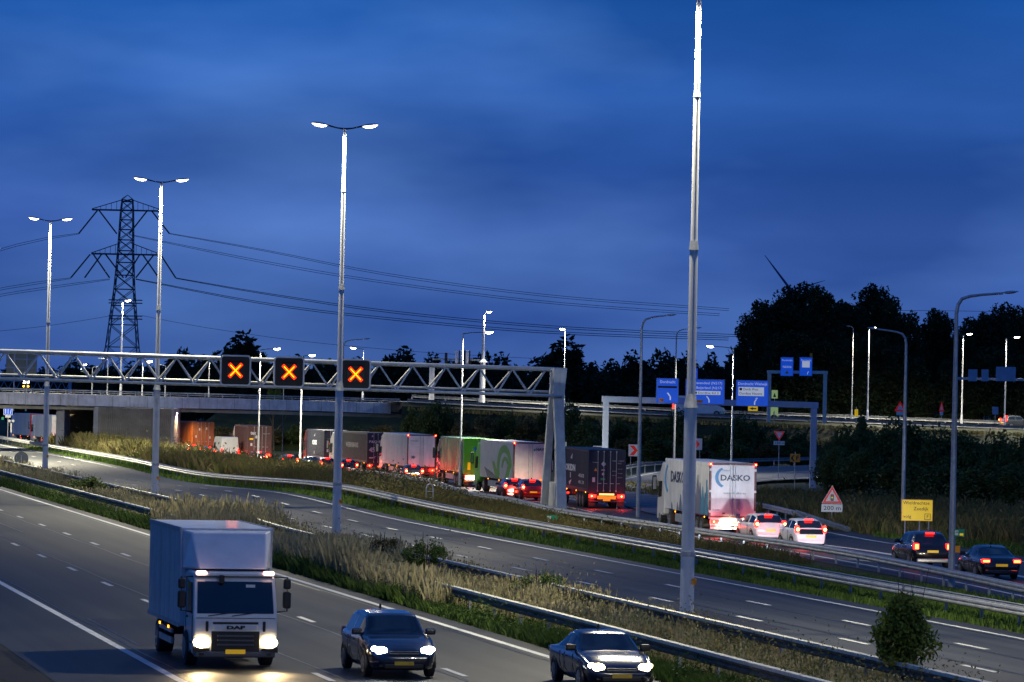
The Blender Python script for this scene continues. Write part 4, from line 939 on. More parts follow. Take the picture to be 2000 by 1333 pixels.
    MB().box(-hw*.42, hw*.42, L-.10, L+.012, hd-.40, hd-.29).build('grille', BLACK, t, bevel=.02); MB().box(-hw*.55, hw*.55, L-.08, L+.016, .26, .40).build('lower_grille', BLACK, t, bevel=.03)
    if front: MB().box(-hw*.40, hw*.40, L+.01, L+.02, hd-.352, hd-.338).build('grille_bar', STEEL, t)
    MB().box(-.03, .03, y_rr+.3, y_rr+.33, H, H+.12).build('aerial', BLACK, t)
    if third and kind != 'sedan': MB().box(-.2, .2, y_rr-.14, y_rr-.02, H-.10, H-.03).build('brake_light', TAIL if brake else TAILG, t, bevel=.01)
    if plate: MB().box(-.26, .26, -.06, -.035, .56 if kind == 'hatch' else bz-.34, .67 if kind == 'hatch' else bz-.23).build('number_plate', PLATE, t)
    MB().box(-.26, .26, L+.018, L+.026, .36, .46).build('number_plate', mat('plate_unlit', (.65, .42, .03), .4), t)
    return t
def paint(name, col, rough=.28, coat=.6, metal=.0): return mat(name, col, rough, metal, .05, 2, coat=coat)
PW = paint('paint_white', (.74, .74, .73)); PK = paint('paint_black', (.010, .010, .014), .2, .8); PN = paint('paint_navy', (.008, .013, .035), .16, .9)
PG = paint('paint_dark_grey', (.05, .055, .06), .25, .7); PR = paint('paint_red', (.13, .008, .008), .3, .6); PS = paint('paint_silver', (.42, .43, .45), .3, .6, .4)
def heading(x, y):
    i = min(range(len(Q)-1), key=lambda k: (Q[k].x-x)**2 + (Q[k].y-y)**2); d = Q[min(i+1, len(Q)-1)] - Q[max(0, i-1)]; return math.atan2(-d.x, d.y)
def qloc(px, py_ground=None, Y=None, z=None):
    if Y is not None: X = Xat(px, Y) + ROLL*0; x = at(px, 1000, Y=Y).x; p = Vector((x, Y, 0))
    else: p = at(px, py_ground)
    p.z = zg(p.x, p.y) + .01 if z is None else z; return p
def qcar(label, px, Y, kind, pt, **k): 
    p = qloc(px, Y=Y); return car(label, p, heading(p.x, p.y), kind, pt, group=k.pop('group', 'cars in the evening queue'), **k)
qcar('white hatchback with a dark tailgate and brake lights on, second car behind the logo truck', 1585, 204, 'hatch', PW, L=3.55, Wd=1.7, H=1.5, heads=HEADC, hp=330)
MB().box(-.62, .62, -.05, .10, .72, .98).build('dark_tailgate', GLASS, bpy.data.objects['car'], bevel=.02)
qcar('white estate car with brake lights on, right behind the white logo truck', 1506, 212, 'hatch', PW, L=4.2, Wd=1.78, H=1.46, heads=HEADW, hp=900)
qcar('black compact suv with a glowing left tail lamp, partly behind the tall bent lamp pole', 1823, 183.8, 'suv', PK, L=4.2, Wd=1.86, H=1.62, brake=False, heads=HEADC, hp=5500, tailm=glow('tail_mid', (1, .10, .02), 14), lowp=PS)
qcar('black saloon car with a yellow plate at the right edge of the queue', 1958, 173, 'sedan', PK, L=4.5, Wd=1.82, H=1.42, brake=False, heads=HEADW, hp=250, tailm=glow('tail_mid', (1, .10, .02), 14))
qcar('red car with brake lights squeezed between the white refrigerated trailer and the gantry leg', 1041, 285, 'hatch', PR, L=3.9, Wd=1.72, H=1.5, heads=HEADW, hp=2500)
qcar('dark red car beside the red one, braking just behind the refrigerated trailer', 1006, 290, 'hatch', PR, L=3.9, Wd=1.7, H=1.46)
for px, Y, kd, pt, lb in ((506, 409, 'hatch', PR, 'red glowing car with a third brake light, close behind the brown container'), (613, 386, 'sedan', PG, 'dark car braking just below the first dark blue container'),
        (566, 392, 'hatch', PK, 'dark car braking beside the front of the first dark blue container'), (640, 380, 'hatch', PR, 'car braking under the doors of the first dark blue container'),
        (808, 347, 'hatch', PG, 'low car braking right below the white trailer with chrome mirror'), (681, 371, 'hatch', PK, 'car braking to the right of the second tall mast foot'),
        (410, 434, 'hatch', PG, 'first small car with brake lights beyond the weeds, right of the orange container'), (430, 431, 'hatch', PW, 'second small car with brake lights beyond the weeds'),
        (378, 445, 'hatch', PK, 'tiny dark car with red lamps in front of the orange container')):
    qcar(lb, px, Y, kd, pt, H=1.45)
# white van by the brown container
def van(label, loc_, yaw, L=5.4, Wd=1.95, H=2.35, pt=PW, brake=True, name='van'):
    t = thing(name, label, 'van', loc_, yaw); hw = Wd/2
    pr = [(.05, .28, hw*.96), (0, .6, hw), (.02, 1.3, hw), (.10, H-.08, hw*.90), (.25, H, hw*.88), (L-1.9, H, hw*.88), (L-1.45, H-.12, hw*.86), (L-.85, 1.28, hw*.93), (L-.12, 1.02, hw*.9), (L, .75, hw*.9), (L, .3, hw*.9)]
    shell('body', pr, pt, t, .05); pane('windscreen', pr[7], pr[6], GLASS, t, .06, .1)
    for sd in (-1, 1):
        vs = [(sd*(hw*.93+.015), y, z) for y, z in ((L-2.3, 1.3), (L-1.15, 1.3), (L-1.62, 1.95), (L-2.3, 1.98))]; vs += [(v[0]-sd*.05, v[1], v[2]) for v in vs]
        MB().add(vs, [(0,1,2,3),(7,6,5,4),(0,4,5,1),(1,5,6,2),(2,6,7,3),(3,7,4,0)]).build('door_window', GLASS, t)
        for y in (1.0, L-.95): wheel(t, sd*(hw-.10), y, .34, .22, sd)
        MB().box(min(sd*(hw-.02), sd*(hw-.14)), max(sd*(hw-.02), sd*(hw-.14)), -.03, .1, .85, 1.35).build('tail_light', TAIL if brake else TAILG, t, bevel=.02)
        MB().box(min(sd*hw, sd*(hw+.2)), max(sd*hw, sd*(hw+.2)), L-1.35, L-1.25, 1.3, 1.6).build('mirror', BLACK, t, bevel=.02)
    MB().box(-hw*.9, hw*.9, -.05, .05, .3, .5).build('bumper', BLACK, t, bevel=.02); return t
p = qloc(447, Y=428); van('plain white van standing behind the brown container truck', p, heading(p.x, p.y), H=2.6)
v = van('white delivery van driving right along the raised road behind the blue signs', (at(1313, 800, Y=474).x, 472, crest(1350)+.08), -PI/2, L=6.0, H=2.35, brake=True, name='delivery_van')
CHK = mat('green_stripe', (.02, .30, .10), .4, 0, .05, 4)
MB().box(-.99, .99, 5.4, 6.02, .32, .62).build('striped_bumper', CHK, v)
for i in range(3): MB().prism([(5.45+.2*i, .33), (5.55+.2*i, .33), (5.7+.2*i, .61), (5.6+.2*i, .61)], .9, 1.0, 'x').build('stripe', WHITE, v)
for px, lb, br in ((1958, 'car with bright red brake lights on the raised road at the right', True), (1905, 'distant car with white and red lamps among the dark trees at the right', False)):
    z = 4.3; car(lb, (at(px, 800, Y=474).x, 474 if br else 500, crest(px)+.08 if br else 5.2), -1.2 if br else -.2, 'hatch', PG, brake=br, heads=HEADC if not br else None, front=not br)
# ---------------------------------------------------------------- articulated trucks
def door_side(t, hw, z0, z1): pass
def truck(label, loc_, yaw, kind, side_m, door_m, frame_m, H=4.0, L=13.6, cab_m=PW, top_lights=False, bars=4, z0=1.12, brake=True, hw=1.275, chassis=True, cabH=3.7, plate=True, group='trucks in the evening queue', tl=.22, low_m=None, name='articulated_truck', sidebulbs=True):
    t = thing(name, label, 'truck', loc_, yaw, group)
    if kind == 'container': hw = 1.22
    body = MB().box(-hw, hw, .06, L, z0, H).build('trailer_box', side_m, t, bevel=.03)
    if kind in ('container', 'ribbed'):
        b = MB(); n = int(L/.28)
        for i in range(n):
            y = .30 + i*(L-.6)/n
            for sd in (-1, 1): b.prism([(sd*(hw-.005), y), (sd*(hw+.03), y+.04), (sd*(hw+.03), y+.12), (sd*(hw-.005), y+.16)][::sd], z0+.18, H-.14, 'z')
        b.build('corrugation', side_m, t)['kind'] = 'stuff'
        for sd in (-1, 1):
            MB().box(min(sd*(hw-.01), sd*(hw+.035)), max(sd*(hw-.01), sd*(hw+.035)), .04, L+.02, H-.13, H+.015).build('top_rail', side_m, t)
            MB().box(min(sd*(hw-.01), sd*(hw+.035)), max(sd*(hw-.01), sd*(hw+.035)), .04, L+.02, z0-.02, z0+.16).build('bottom_rail', side_m, t)
            for y in (.02, L-.1): MB().box(min(sd*(hw-.02), sd*(hw+.04)), max(sd*(hw-.02), sd*(hw+.04)), y, y+.16, z0-.01, H+.01).build('corner_post', side_m, t)
    elif kind == 'curtain':
        for i in range(22):
            y = .5 + i*(L-1)/22
            MB().tube([(-hw-.004, y, z0+.05), (-hw-.004, y, H-.12)], .012, 4).build('strap', side_m, t)
    for sd in (-1, 1):
        MB().box(min(sd*(hw+.015), sd*(hw-.085)), max(sd*(hw+.015), sd*(hw-.085)), -.02, .10, z0-.1, H+.01).build('rear_post', frame_m, t, bevel=.01)
        MB().box(*( (.015, hw-.09) if sd > 0 else (-hw+.09, -.015)), -.005, .055, z0+.02, H-.10).build('rear_door', door_m, t, bevel=.012)
    MB().box(-hw+.085, hw-.085, -.015, .09, H-.09, H+.012).build('header', frame_m, t, bevel=.01)
    MB().box(-hw+.085, hw-.085, -.015, .09, z0-.10, z0+.01).build('rear_sill', frame_m, t, bevel=.01)
    xs = (-.62, -.22, .22, .62) if bars == 4 else (-.14, .14)
    for x in xs:
        lb_ = MB().tube([(x, -.035, z0-.02), (x, -.035, H-.06)], .020, 6).build('lock_bar', STEEL, t)
        if kind == 'container':
            for z in (z0+.0, H-.16): MB().box(x-.04, x+.04, -.06, -.02, z, z+.1).build('cam_lock', STEEL, lb_)
            MB().box(x-.02, x+.24, -.07, -.05, z0+.52, z0+.56).build('lock_handle', STEEL, lb_)
    # chassis, wheels
    MB().box(-.45, .45, .2, L+.5, .75, z0-.02).build('chassis', BLACK, t)
    for y in (2.2, 3.5, 4.8):
        for sd in (-1, 1): wheel(t, sd*(1.275-.2), y, .5, .38, sd)
    lm = low_m or frame_m
    bu = MB().box(-1.2, 1.2, -.03, .07, .42, .56).build('underrun_bumper', lm, t, bevel=.02)
    MB().box(-1.2, 1.2, .02, .09, .62, z0-.12).build('light_board', lm, t)
    for sd in (-1, 1):
        o = MB().box(min(sd*.72, sd*1.18), max(sd*.72, sd*1.18), -.03, .02, .72, .92).build('tail_light', TAIL if brake else TAILG, t, bevel=.02)
        if brake: glowlight(t, (sd*1.0, -.55, .62), 34)
        MB().disc((sd*1.0, -.06, .82), .12, 14, 'y', .03).build('lamp', TAIL if brake else TAILG, o)
        if brake: MB().disc((sd*1.0, -.075, .82), .045, 12, 'y', .015).build('bulb', TAILC, o)
        MB().box(min(sd*.75, sd*1.2), max(sd*.75, sd*1.2), .12, .15, .12, .66).build('mud_flap', BLACK, t)
        if top_lights: 
            o = MB().disc((sd*(hw-.04), -.06, H-.06), .075, 14, 'y', .05).build('marker_light', TAIL, t); MB().disc((sd*(hw-.04), -.075, H-.06), .03, 10, 'y', .014).build('bulb', TAILC, o)
        for y in (1.2, 5.5, 9.9) if sidebulbs else (): MB().disc((-hw-.03, y, z0-.08), .045, 8, 'x', .03).build('side_marker', AMBER, t) if sd < 0 else None
        MB().box(min(sd*(hw+.0), sd*(hw-.05)), max(sd*(hw+.0), sd*(hw-.05)), 5.6, L-3.4, .50, .95).build('side_guard', STEEL, t) if kind != 'container' else None
    if plate: MB().box(-.26, .26, -.05, -.032, .68, .80).build('number_plate', PLATE, t)
    # tractor
    yc = L + .25; ch = 1.25
    pr = [(yc, .75, ch), (yc, cabH-.55, ch), (yc+.25, cabH, ch*.93), (yc+1.3, cabH+.02, ch*.92), (yc+2.0, cabH-.75, ch*.97), (yc+2.2, 1.5, ch), (yc+2.25, .45, ch), (yc+.9, .45, ch), (yc+.8, .9, ch)]
    shell('cab', pr, cab_m, t, .08)
    MB().box(-.5, .5, L-3.2, yc+.1, .6, .95).build('tractor_frame', BLACK, t)
    for sd in (-1, 1):
        vs = [(sd*(ch+.006), y, z) for y, z in ((yc+.95, 1.75), (yc+1.95, 1.7), (yc+1.78, 2.6), (yc+.95, 2.65))]; vs += [(v_[0]-sd*.06, v_[1], v_[2]) for v_ in vs]
        MB().add(vs, [(0,1,2,3),(7,6,5,4),(0,4,5,1),(1,5,6,2),(2,6,7,3),(3,7,4,0)]).build('door_window', GLASS, t)
        mi = MB().box(min(sd*1.36, sd*1.62), max(sd*1.36, sd*1.62), yc+1.85, yc+2.0, 2.05, 2.95).build('mirror', BLACK, t, bevel=.05)
        MB().box(min(sd*1.40, sd*1.58), max(sd*1.40, sd*1.58), yc+1.835, yc+1.848, 2.15, 2.85).build('mirror_glass', mat('mirror_glass', (.5, .5, .5), .05, 1, 0), mi)
        wheel(t, sd*1.06, L-1.7, .5, .45, sd); wheel(t, sd*1.08, yc+.95+.35, .5, .34, sd)
        MB().disc((sd*1.0, L-2.75, .75), .07, 12, 'y', .03).build('tractor_tail_light', TAIL if brake else TAILG, t)
    return t
def rear_poly(t, nm, pts, m, d=.010): MB().prism(pts, -.012-d, -.008, 'y').build(nm, m, t)
def side_poly(t, nm, pts, m, hw=1.275, d=.012): MB().prism([(y, z) for y, z in pts], -hw-.004-d, -hw-.004, 'x').build(nm, m, t)
def qtruck(label, px, Y, kind, a, b_, c, **k):
    p = qloc(px, Y=Y); h = k.pop('yaw', heading(p.x, p.y)); return truck(label, p, h, kind, a, b_, c, **k)
def cmat(n, col, rough=.5, **k): return mat(n, col, rough, .05, .10, 1.2, dirt=tuple(x*.5+.03 for x in col), **k)
NAVY = cmat('container_navy', (.016, .019, .034)); NAVYD = cmat('container_navy_door', (.018, .022, .044)); BRN = cmat('container_brown', (.085, .032, .028)); ORN = cmat('container_orange', (.62, .20, .035))
ORND = cmat('container_orange_door', (.26, .10, .04)); SLV = cmat('curtain_silver', (.55, .60, .63), .35); WHT = cmat('panel_white', (.74, .75, .76), .35, coat=.2); DRED = mat('frame_dark_red', (.13, .018, .02), .4, 0, .1, 3)
CHAR = cmat('curtain_charcoal', (.035, .036, .042)); CREAM = cmat('panel_cream', (.70, .66, .60), .4)
# --- DASKO truck
D = qtruck('white refrigerated truck with blue logo and pointed mountain artwork, nearest truck of the queue', 1430, 218, 'box', WHT, WHT, DRED, H=3.98, top_lights=True, bars=2, low_m=WHT, L=13.4)
BLU = mat('logo_blue', (.05, .30, .62), .4, 0, .04, 3); DKB = mat('logo_navy', (.02, .03, .09), .4, 0, .04, 3); GRY = mat('art_grey_blue', (.10, .13, .20), .4, 0, .15, 2); TEAL = mat('art_teal', (.06, .22, .36), .4, 0, .1, 2); SHD = mat('art_mauve', (.16, .15, .20), .4, 0, .15, 2)
def crescent(cx, cz, r, kx=1, flip=1):
    P = []
    for i in range(15): a = math.radians(110 + 140*i/14); P.append((cx + kx*r*math.cos(a)*flip, cz + r*math.sin(a)))
    for i in range(15): a = math.radians(250 - 132*i/14); P.append((cx + kx*(.16*r + r*.84*math.cos(a))*flip, cz + .02 + r*.86*math.sin(a)))
    return P
rear_poly(D, 'logo_crescent', crescent(-.42, 3.20, .56), BLU)
text('DASKO', .31, DKB, D, (-.70, -.018, 3.05), width=1.62, bold=.012, name='logo_lettering'); text('Vlieland', .10, BLU, D, (-.60, -.018, 3.55), width=.42); text('www.dasko.eu', .13, GRY, D, (-.52, -.018, 2.32), width=1.25)
text('D-AS01', .08, GRY, D, (-1.08, -.018, 1.42), width=.36)
MB().disc((.36, -.035, 1.72), .075, 12, 'y', .02, .32).build('door_stain', mat('grime', (.3, .3, .33), .6, 0, .2, 4), D)
MB().box(.20, .42, -.10, -.04, 1.0, 1.28).build('latch_cover', mat('latch_blue', (.08, .10, .2), .5), D, bevel=.03)
for x in (-.55, -.28): MB().box(x, x+.14, -.06, -.03, 1.24, 1.32).build('door_handle', DRED if x < -.4 else CREAM, D)
for sd in (-1, 1):
    for z in (3.55, 2.4, 1.3): MB().box(min(sd*1.16, sd*1.29), max(sd*1.16, sd*1.29), -.045, -.02, z, z+.13).build('hinge', WHITE, D, bevel=.02)
side_poly(D, 'logo_crescent', [(12.1 - x*1.5, z) for x, z in crescent(0, 2.85, .85)], BLU)
text('DASKO', .62, DKB, D, (-1.29, 11.5, 2.70), SIDE, 4.2, bold=.02, name='logo_lettering')
for i, (y, w_, h_, m_) in enumerate(((11.0, .5, .4, GRY), (9.2, .6, .45, SHD), (8.3, .9, .9, GRY), (6.6, .7, .8, TEAL), (4.6, .8, 1.5, SHD), (3.9, .7, 1.2, GRY), (3.2, 1.2, 2.1, SHD), (2.5, .9, 1.7, GRY), (1.7, 1.1, 1.5, TEAL), (1.0, .8, 1.2, GRY), (.55, .7, 1.9, TEAL))):
    side_poly(D, 'mountain_art', [(y+w_*.5, 1.16), (y+w_*.38, 1.16+h_*.5), (y+.1, 1.16+h_), (y-w_*.25, 1.16+h_*.55), (y-w_*.5, 1.16)], m_, d=.012+.003*i)
MB().box(-1.3, 1.3, -.02, .0, 1.0, 1.04).build('reflective_strip', CREAM, D)
# --- black container (behind the gantry leg)
T8 = qtruck('dark blue container truck with white door markings and yellow plate, partly behind the gantry leg', 1184, 268, 'container', NAVY, NAVYD, NAVYD, H=3.88, plate=False)
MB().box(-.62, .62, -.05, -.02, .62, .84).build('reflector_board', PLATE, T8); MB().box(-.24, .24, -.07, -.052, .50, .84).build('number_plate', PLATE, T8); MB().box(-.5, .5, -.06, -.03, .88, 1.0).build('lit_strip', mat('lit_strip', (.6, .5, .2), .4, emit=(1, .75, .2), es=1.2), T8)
LT = mat('decal_white', (.55, .57, .60), .5, 0, .1, 6)
text('NIKON', .0001 + .34, LT, T8, (-1.262, 6.4, 2.35), SIDE, 3.2, bold=.02, name='side_lettering') if False else None
text('OKIDN', .42, LT, T8, (-1.262, 10.5, 2.35), SIDE, 4.6, bold=.03, name='side_lettering')
text('4503', .24, LT, T8, (-1.262, 4.4, 1.98), SIDE, 2.5, name='side_lettering'); text('45 21', .22, LT, T8, (-1.262, 4.4, 1.55), SIDE, 2.4, name='side_lettering')
for q in ([(8.6, 3.05), (7.4, 3.5), (7.5, 3.12), (8.2, 3.2)], [(8.3, 2.2), (8.0, 2.2), (8.0, 1.85), (8.3, 1.85)], [(8.9, 1.55), (7.6, 1.75), (8.4, 1.35)]): MB().prism(q, -1.262, -1.256, 'x').build('side_emblem', LT, T8)
def markings(t, k=1):
    rear_poly(t, 'decal_diamond', [(-.40, 2.95), (-.24, 3.13), (-.08, 2.95), (-.24, 2.77)], LT); rear_poly(t, 'decal_triangle', [(-.86, 2.48), (-.66, 2.48), (-.76, 2.68)], ORG); rear_poly(t, 'decal_panel', [(-.98, 1.75), (-.80, 1.75), (-.80, 2.05), (-.98, 2.05)], LT)
    rear_poly(t, 'decal_green', [(-.42, 1.88), (-.12, 1.88), (-.12, 2.02), (-.42, 2.02)], GREEN); rear_poly(t, 'decal_bar', [(-.38, 2.52), (-.15, 2.52), (-.15, 2.58), (-.38, 2.58)], LT)
    MB().disc((-.26, -.022, 2.28), .09, 14, 'y', .01).build('decal_round', LT, t)
    text('Containers', .08, LT, t, (-.98, -.02, 3.02), width=.4); text('UNIT 11428 7', .09, LT, t, (.34, -.02, 3.12), width=.78); text('45G1', .09, LT, t, (.70, -.02, 2.96), width=.24)
    for i in range(5): text('MGW 32500', .05, LT, t, (.34 if i % 2 else .72, -.02, 2.60-.14*i), width=.3)
markings(T8)
# --- refrigerated white trailer with green swoosh side
SWG = mat('livery_green', (.18, .42, .05), .35, 0, .06, 3); SWS = mat('livery_silver', (.64, .65, .60), .3, .2, .08, 1.5); SWD = mat('livery_grey', (.12, .13, .14), .3, .3, .1, 2)
T7 = qtruck('truck with a cream white rear and silver side covered in big green swooshes', 1034, 299.5, 'box', SWS, CREAM, DRED, yaw=.192, H=3.98, top_lights=True, bars=2, cab_m=mat('paint_lime', (.16, .52, .03), .35, 0, .05, 2), L=13.5)
def swoosh(cy, cz, r0, r1, a0, a1, n=16, ky=1.7): return [(cy+ky*r1*math.cos(math.radians(a0+(a1-a0)*i/n)), cz+r1*math.sin(math.radians(a0+(a1-a0)*i/n))) for i in range(n+1)] + [(cy+ky*r0*math.cos(math.radians(a1-(a1-a0)*i/n)), cz+r0*math.sin(math.radians(a1-(a1-a0)*i/n))) for i in range(n+1)]
side_poly(T7, 'green_swoosh', swoosh(3.6, 2.0, 1.15, 1.72, -28, 178), SWG); side_poly(T7, 'green_swoosh', swoosh(3.2, 2.0, .55, .85, 0, 150), SWG, d=.02)
side_poly(T7, 'green_swoosh', [(8.6, 2.4), (7.6, 2.4), (5.4, 1.15), (6.8, 1.15)], SWG, d=.016); side_poly(T7, 'green_swoosh', [(.6, 2.3), (1.4, 2.9), (3.3, 1.15), (2.2, 1.15)], SWG, d=.024)
for i in range(5): side_poly(T7, 'grey_stripe', [(11.6-i*.7, 1.9-i*.08), (11.3-i*.7, 1.9-i*.08), (9.6-i*.8, 1.15), (10.0-i*.8, 1.15)], SWD, d=.014)
text('HAVI', .2, DKB, T7, (.42, -.02, 3.38), width=.62, bold=.01, name='logo_lettering'); rear_poly(T7, 'logo_mark', [(.20, 3.42), (.38, 3.54), (.36, 3.38), (.26, 3.34)], GREEN)
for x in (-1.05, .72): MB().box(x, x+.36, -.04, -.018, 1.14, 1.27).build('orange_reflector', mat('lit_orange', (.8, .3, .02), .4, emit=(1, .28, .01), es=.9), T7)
# --- green truck: bright green rear, mottled side
GRS = mat('livery_green_side', (.20, .34, .17), .25, .2, .42, .9, stretch=(1, .9, .25)); LIM = mat('livery_lime_door', (.14, .55, .02), .35, 0, .06, 2, emit=(.15, .8, .02), es=.03)  # lime doors emit slightly to look brighter; they are no lamp
T6 = qtruck('truck with a bright lime green rear and glossy dark green side', 934, 329, 'box', GRS, LIM, LIM, H=3.95, bars=2, cab_m=PG)
rear_poly(T6, 'logo_mark', [(-.55, 3.1), (-.35, 3.3), (-.15, 3.1), (-.35, 2.9)], BLU); rear_poly(T6, 'yellow_panel', [(-.95, 1.4), (-.72, 1.4), (-.72, 2.0), (-.95, 2.0)], YEL)
MB().box(-1.1, -.3, -.08, -.04, .60, .92).build('lit_light_box', glow('violet_light', (.75, .35, 1), 14), T6, bevel=.04)
T5 = qtruck('truck with plain white rear doors, two red roof lights and a wavy silver side curtain', 821, 359, 'curtain', SLV, WHT, DRED, H=3.95, top_lights=True, bars=2)
text('TRAILER', .09, DKB, T5, (-1.05, -.02, 3.35), width=.75); MB().prism([(-.75+.18*math.cos(a)*(1 if i % 2 else .45)*1.5, 1.95+.18*math.sin(a)*(1 if i % 2 else .5)) for i, a in enumerate(np.linspace(0, 2*PI, 15)[:-1])], -.02, -.008, 'y').build('logo_star', GRY, T5)
T4 = qtruck('container truck with a charcoal side and navy rear bearing the number 45', 740, 378, 'container', CHAR, NAVYD, NAVYD, H=3.85, cab_m=PS)
text('45', .42, LT, T4, (-1.05, -.03, 2.1), width=.55, bold=.02); text('P&O FE', .22, LT, T4, (-1.08, -.03, 2.95), width=1.3, bold=.01); rear_poly(T4, 'decal_triangle', [(-.85, 3.5), (-.65, 3.5), (-.75, 3.68)], LT); rear_poly(T4, 'decal_triangle', [(.05, 3.5), (.2, 3.5), (.12, 3.66)], LT)
rear_poly(T4, 'decal_panel', [(-1.05, 1.5), (-.5, 1.5), (-.5, 1.6), (-1.05, 1.6)], LT); text('WERKMANS', .45, mat('decal_dim', (.16, .17, .18), .5), T4, (-1.258, 8.8, 2.45), SIDE, 5.2, bold=.02, name='side_lettering')
T3 = qtruck('dark blue container truck standing just left of the second tall mast', 655, 395, 'container', NAVY, NAVYD, NAVYD, H=3.85, yaw=.19, L=12.2, cab_m=PR)
text('OKI', .42, LT, T3, (-1.262, 8.0, 2.4), SIDE, 3.0, bold=.03, name='side_lettering'); markings(T3)
for q in ([(6.9, 3.2), (6.2, 3.5), (6.3, 3.2)], [(6.9, 1.6), (6.5, 1.45), (6.5, 1.8)]): MB().prism(q, -1.262, -1.256, 'x').build('side_emblem', LT, T3)
T2 = qtruck('brown container truck with white and yellow door stickers, third from the viaduct pier', 505, 425, 'container', BRN, BRN, BRN, H=3.85, yaw=.183, L=12.2, cab_m=PW)
text('tex', .38, LT, T2, (-1.0, -.03, 2.95), width=.6, bold=.02); rear_poly(T2, 'decal_panel', [(-.5, 2.55), (-.28, 2.55), (-.28, 2.85), (-.5, 2.85)], LT); rear_poly(T2, 'decal_yellow', [(-1.1, 2.4), (-.72, 2.4), (-.72, 2.55), (-1.1, 2.55)], YEL); rear_poly(T2, 'decal_panel', [(-1.0, 1.75), (-.8, 1.75), (-.8, 2.05), (-1.0, 2.05)], LT)
text('TEXU 77', .1, LT, T2, (.3, -.03, 3.0), width=.7)
T1 = qtruck('orange container truck lit brightly beside the viaduct pier', 394, 456, 'container', ORN, ORND, ORND, H=3.85, L=12.2)
for x, z in ((-.9, 2.1), (-.5, 2.9), (.3, 3.0), (.7, 2.0)): rear_poly(T1, 'decal_panel', [(x, z), (x+.14, z), (x+.14, z+.25), (x, z+.25)], LT)
for px, Y, lb, sm, dm in ((75, 515, 'red and silver truck with a chevron striped rear, far left beneath the viaduct', SLV, mat('livery_red', (.55, .05, .03), .4, 0, .1, 2)), (118, 500, 'grey truck with white rear doors, seen far left beside the viaduct pier', SLV, WHT)):
    p = qloc(px, Y=Y, z=-.5); T = truck(lb, p, .34, 'box', sm, dm, dm if px < 100 else WHT, H=3.9, L=9.5, bars=2, group='trucks beyond the viaduct', plate=px < 100, top_lights=False)
    if px < 100: rear_poly(T, 'chevron_field', [(-1.1, 1.3), (-.6, 1.3), (.1, 2.6), (-.5, 3.8), (-1.1, 3.8)], WHITE)
    else: rear_poly(T, 'logo_mark', [(-.3, 2.6), (.4, 2.6), (.4, 2.75), (-.3, 2.75)], RED); 
# ---------------------------------------------------------------- oncoming box truck (near carriageway)
OW = TH + PI
p = at(459, 1306, .01); front = Vector((p.x, p.y, .01))
Lb = 8.4; back = front + Vector((-math.sin(TH), math.cos(TH), 0)) * Lb
B = thing('box_truck', 'white rigid box truck with headlights on driving towards the camera on the near carriageway', 'truck', back, OW)
bw = 1.28; bt = 3.72
BX = mat('box_panel_white', (.60, .62, .66), .35, 0, .05, 1.5, coat=.2, dirt=(.22, .22, .22))
MB().box(-bw, bw, 0, Lb-1.95, 1.02, bt).build('cargo_box', BX, B, bevel=.03)
for sd in (-1, 1):
    MB().box(min(sd*(bw-.02), sd*(bw+.02)), max(sd*(bw-.02), sd*(bw+.02)), -.01, Lb-1.94, bt-.10, bt+.02).build('roof_rail', STEEL, B); MB().box(min(sd*(bw-.02), sd*(bw+.02)), max(sd*(bw-.02), sd*(bw+.02)), -.01, Lb-1.94, 1.0, 1.12).build('base_rail', STEEL, B)
    for k in range(7): 
        y = .6 + k*.95; MB().box(min(sd*bw, sd*(bw+.006)), max(sd*bw, sd*(bw+.006)), y, y+.03, 1.12, bt-.1).build('panel_joint', STEEL, B)
    MB().box(min(sd*(bw-.06), sd*(bw+.0)), max(sd*(bw-.06), sd*(bw+.0)), 2.4, 5.0, .45, .62).build('side_guard', STEEL, B)
    MB().box(min(sd*(bw-.06), sd*(bw+.0)), max(sd*(bw-.06), sd*(bw+.0)), 2.4, 5.0, .75, .85).build('side_guard', STEEL, B)
    for y in (2.6, 4.4): MB().box(min(sd*bw, sd*(bw+.03)), max(sd*bw, sd*(bw+.03)), y, y+.12, .86, .93).build('side_marker', AMBER, B)
    wheel(B, sd*1.02, 1.7, .48, .44, sd); wheel(B, sd*1.04, Lb-1.35, .48, .32, sd)
MB().box(-.45, .45, .1, Lb-1, .7, 1.0).build('chassis', BLACK, B)
MB().box(-1.1, 1.1, 1.0, 2.4, .55, 1.0).build('mud_guard', BLACK, B)
# wind deflector: sloping shell from the box top down to the cab roof
y0 = Lb-1.93; b = MB()
top = [(-bw+.04, y0, bt-.03), (bw-.04, y0, bt-.03)]; 
vs = [(-bw+.05, y0+.02, bt-.05), (bw-.05, y0+.02, bt-.05), (bw-.25, y0+.45, bt-.10), (-bw+.25, y0+.45, bt-.10), (-.92, y0+1.25, 2.66), (.92, y0+1.25, 2.66), (bw-.06, y0+.02, 2.60), (-bw+.06, y0+.02, 2.60)]
b.add(vs, [(0,1,2,3), (3,2,5,4), (2,1,6,5), (0,3,4,7), (4,5,6,7), (0,7,6,1)]); b.build('wind_deflector', PW, B, bevel=.05, seg=3)
cw = 1.15
pr = [(Lb-1.9, .72, cw), (Lb-1.9, 2.50, cw), (Lb-1.6, 2.62, cw*.95), (Lb-.62, 2.60, cw*.95), (Lb-.34, 2.42, cw*.97), (Lb-.04, 1.40, cw), (Lb+.0, 1.30, cw), (Lb, .42, cw*.99), (Lb-.3, .34, cw*.98), (Lb-.9, .4, cw*.98)]
shell('cab', pr, PW, B, .07); ws = pane('windscreen', pr[5], pr[4], GLASS, B, .08, .10, out=.02)
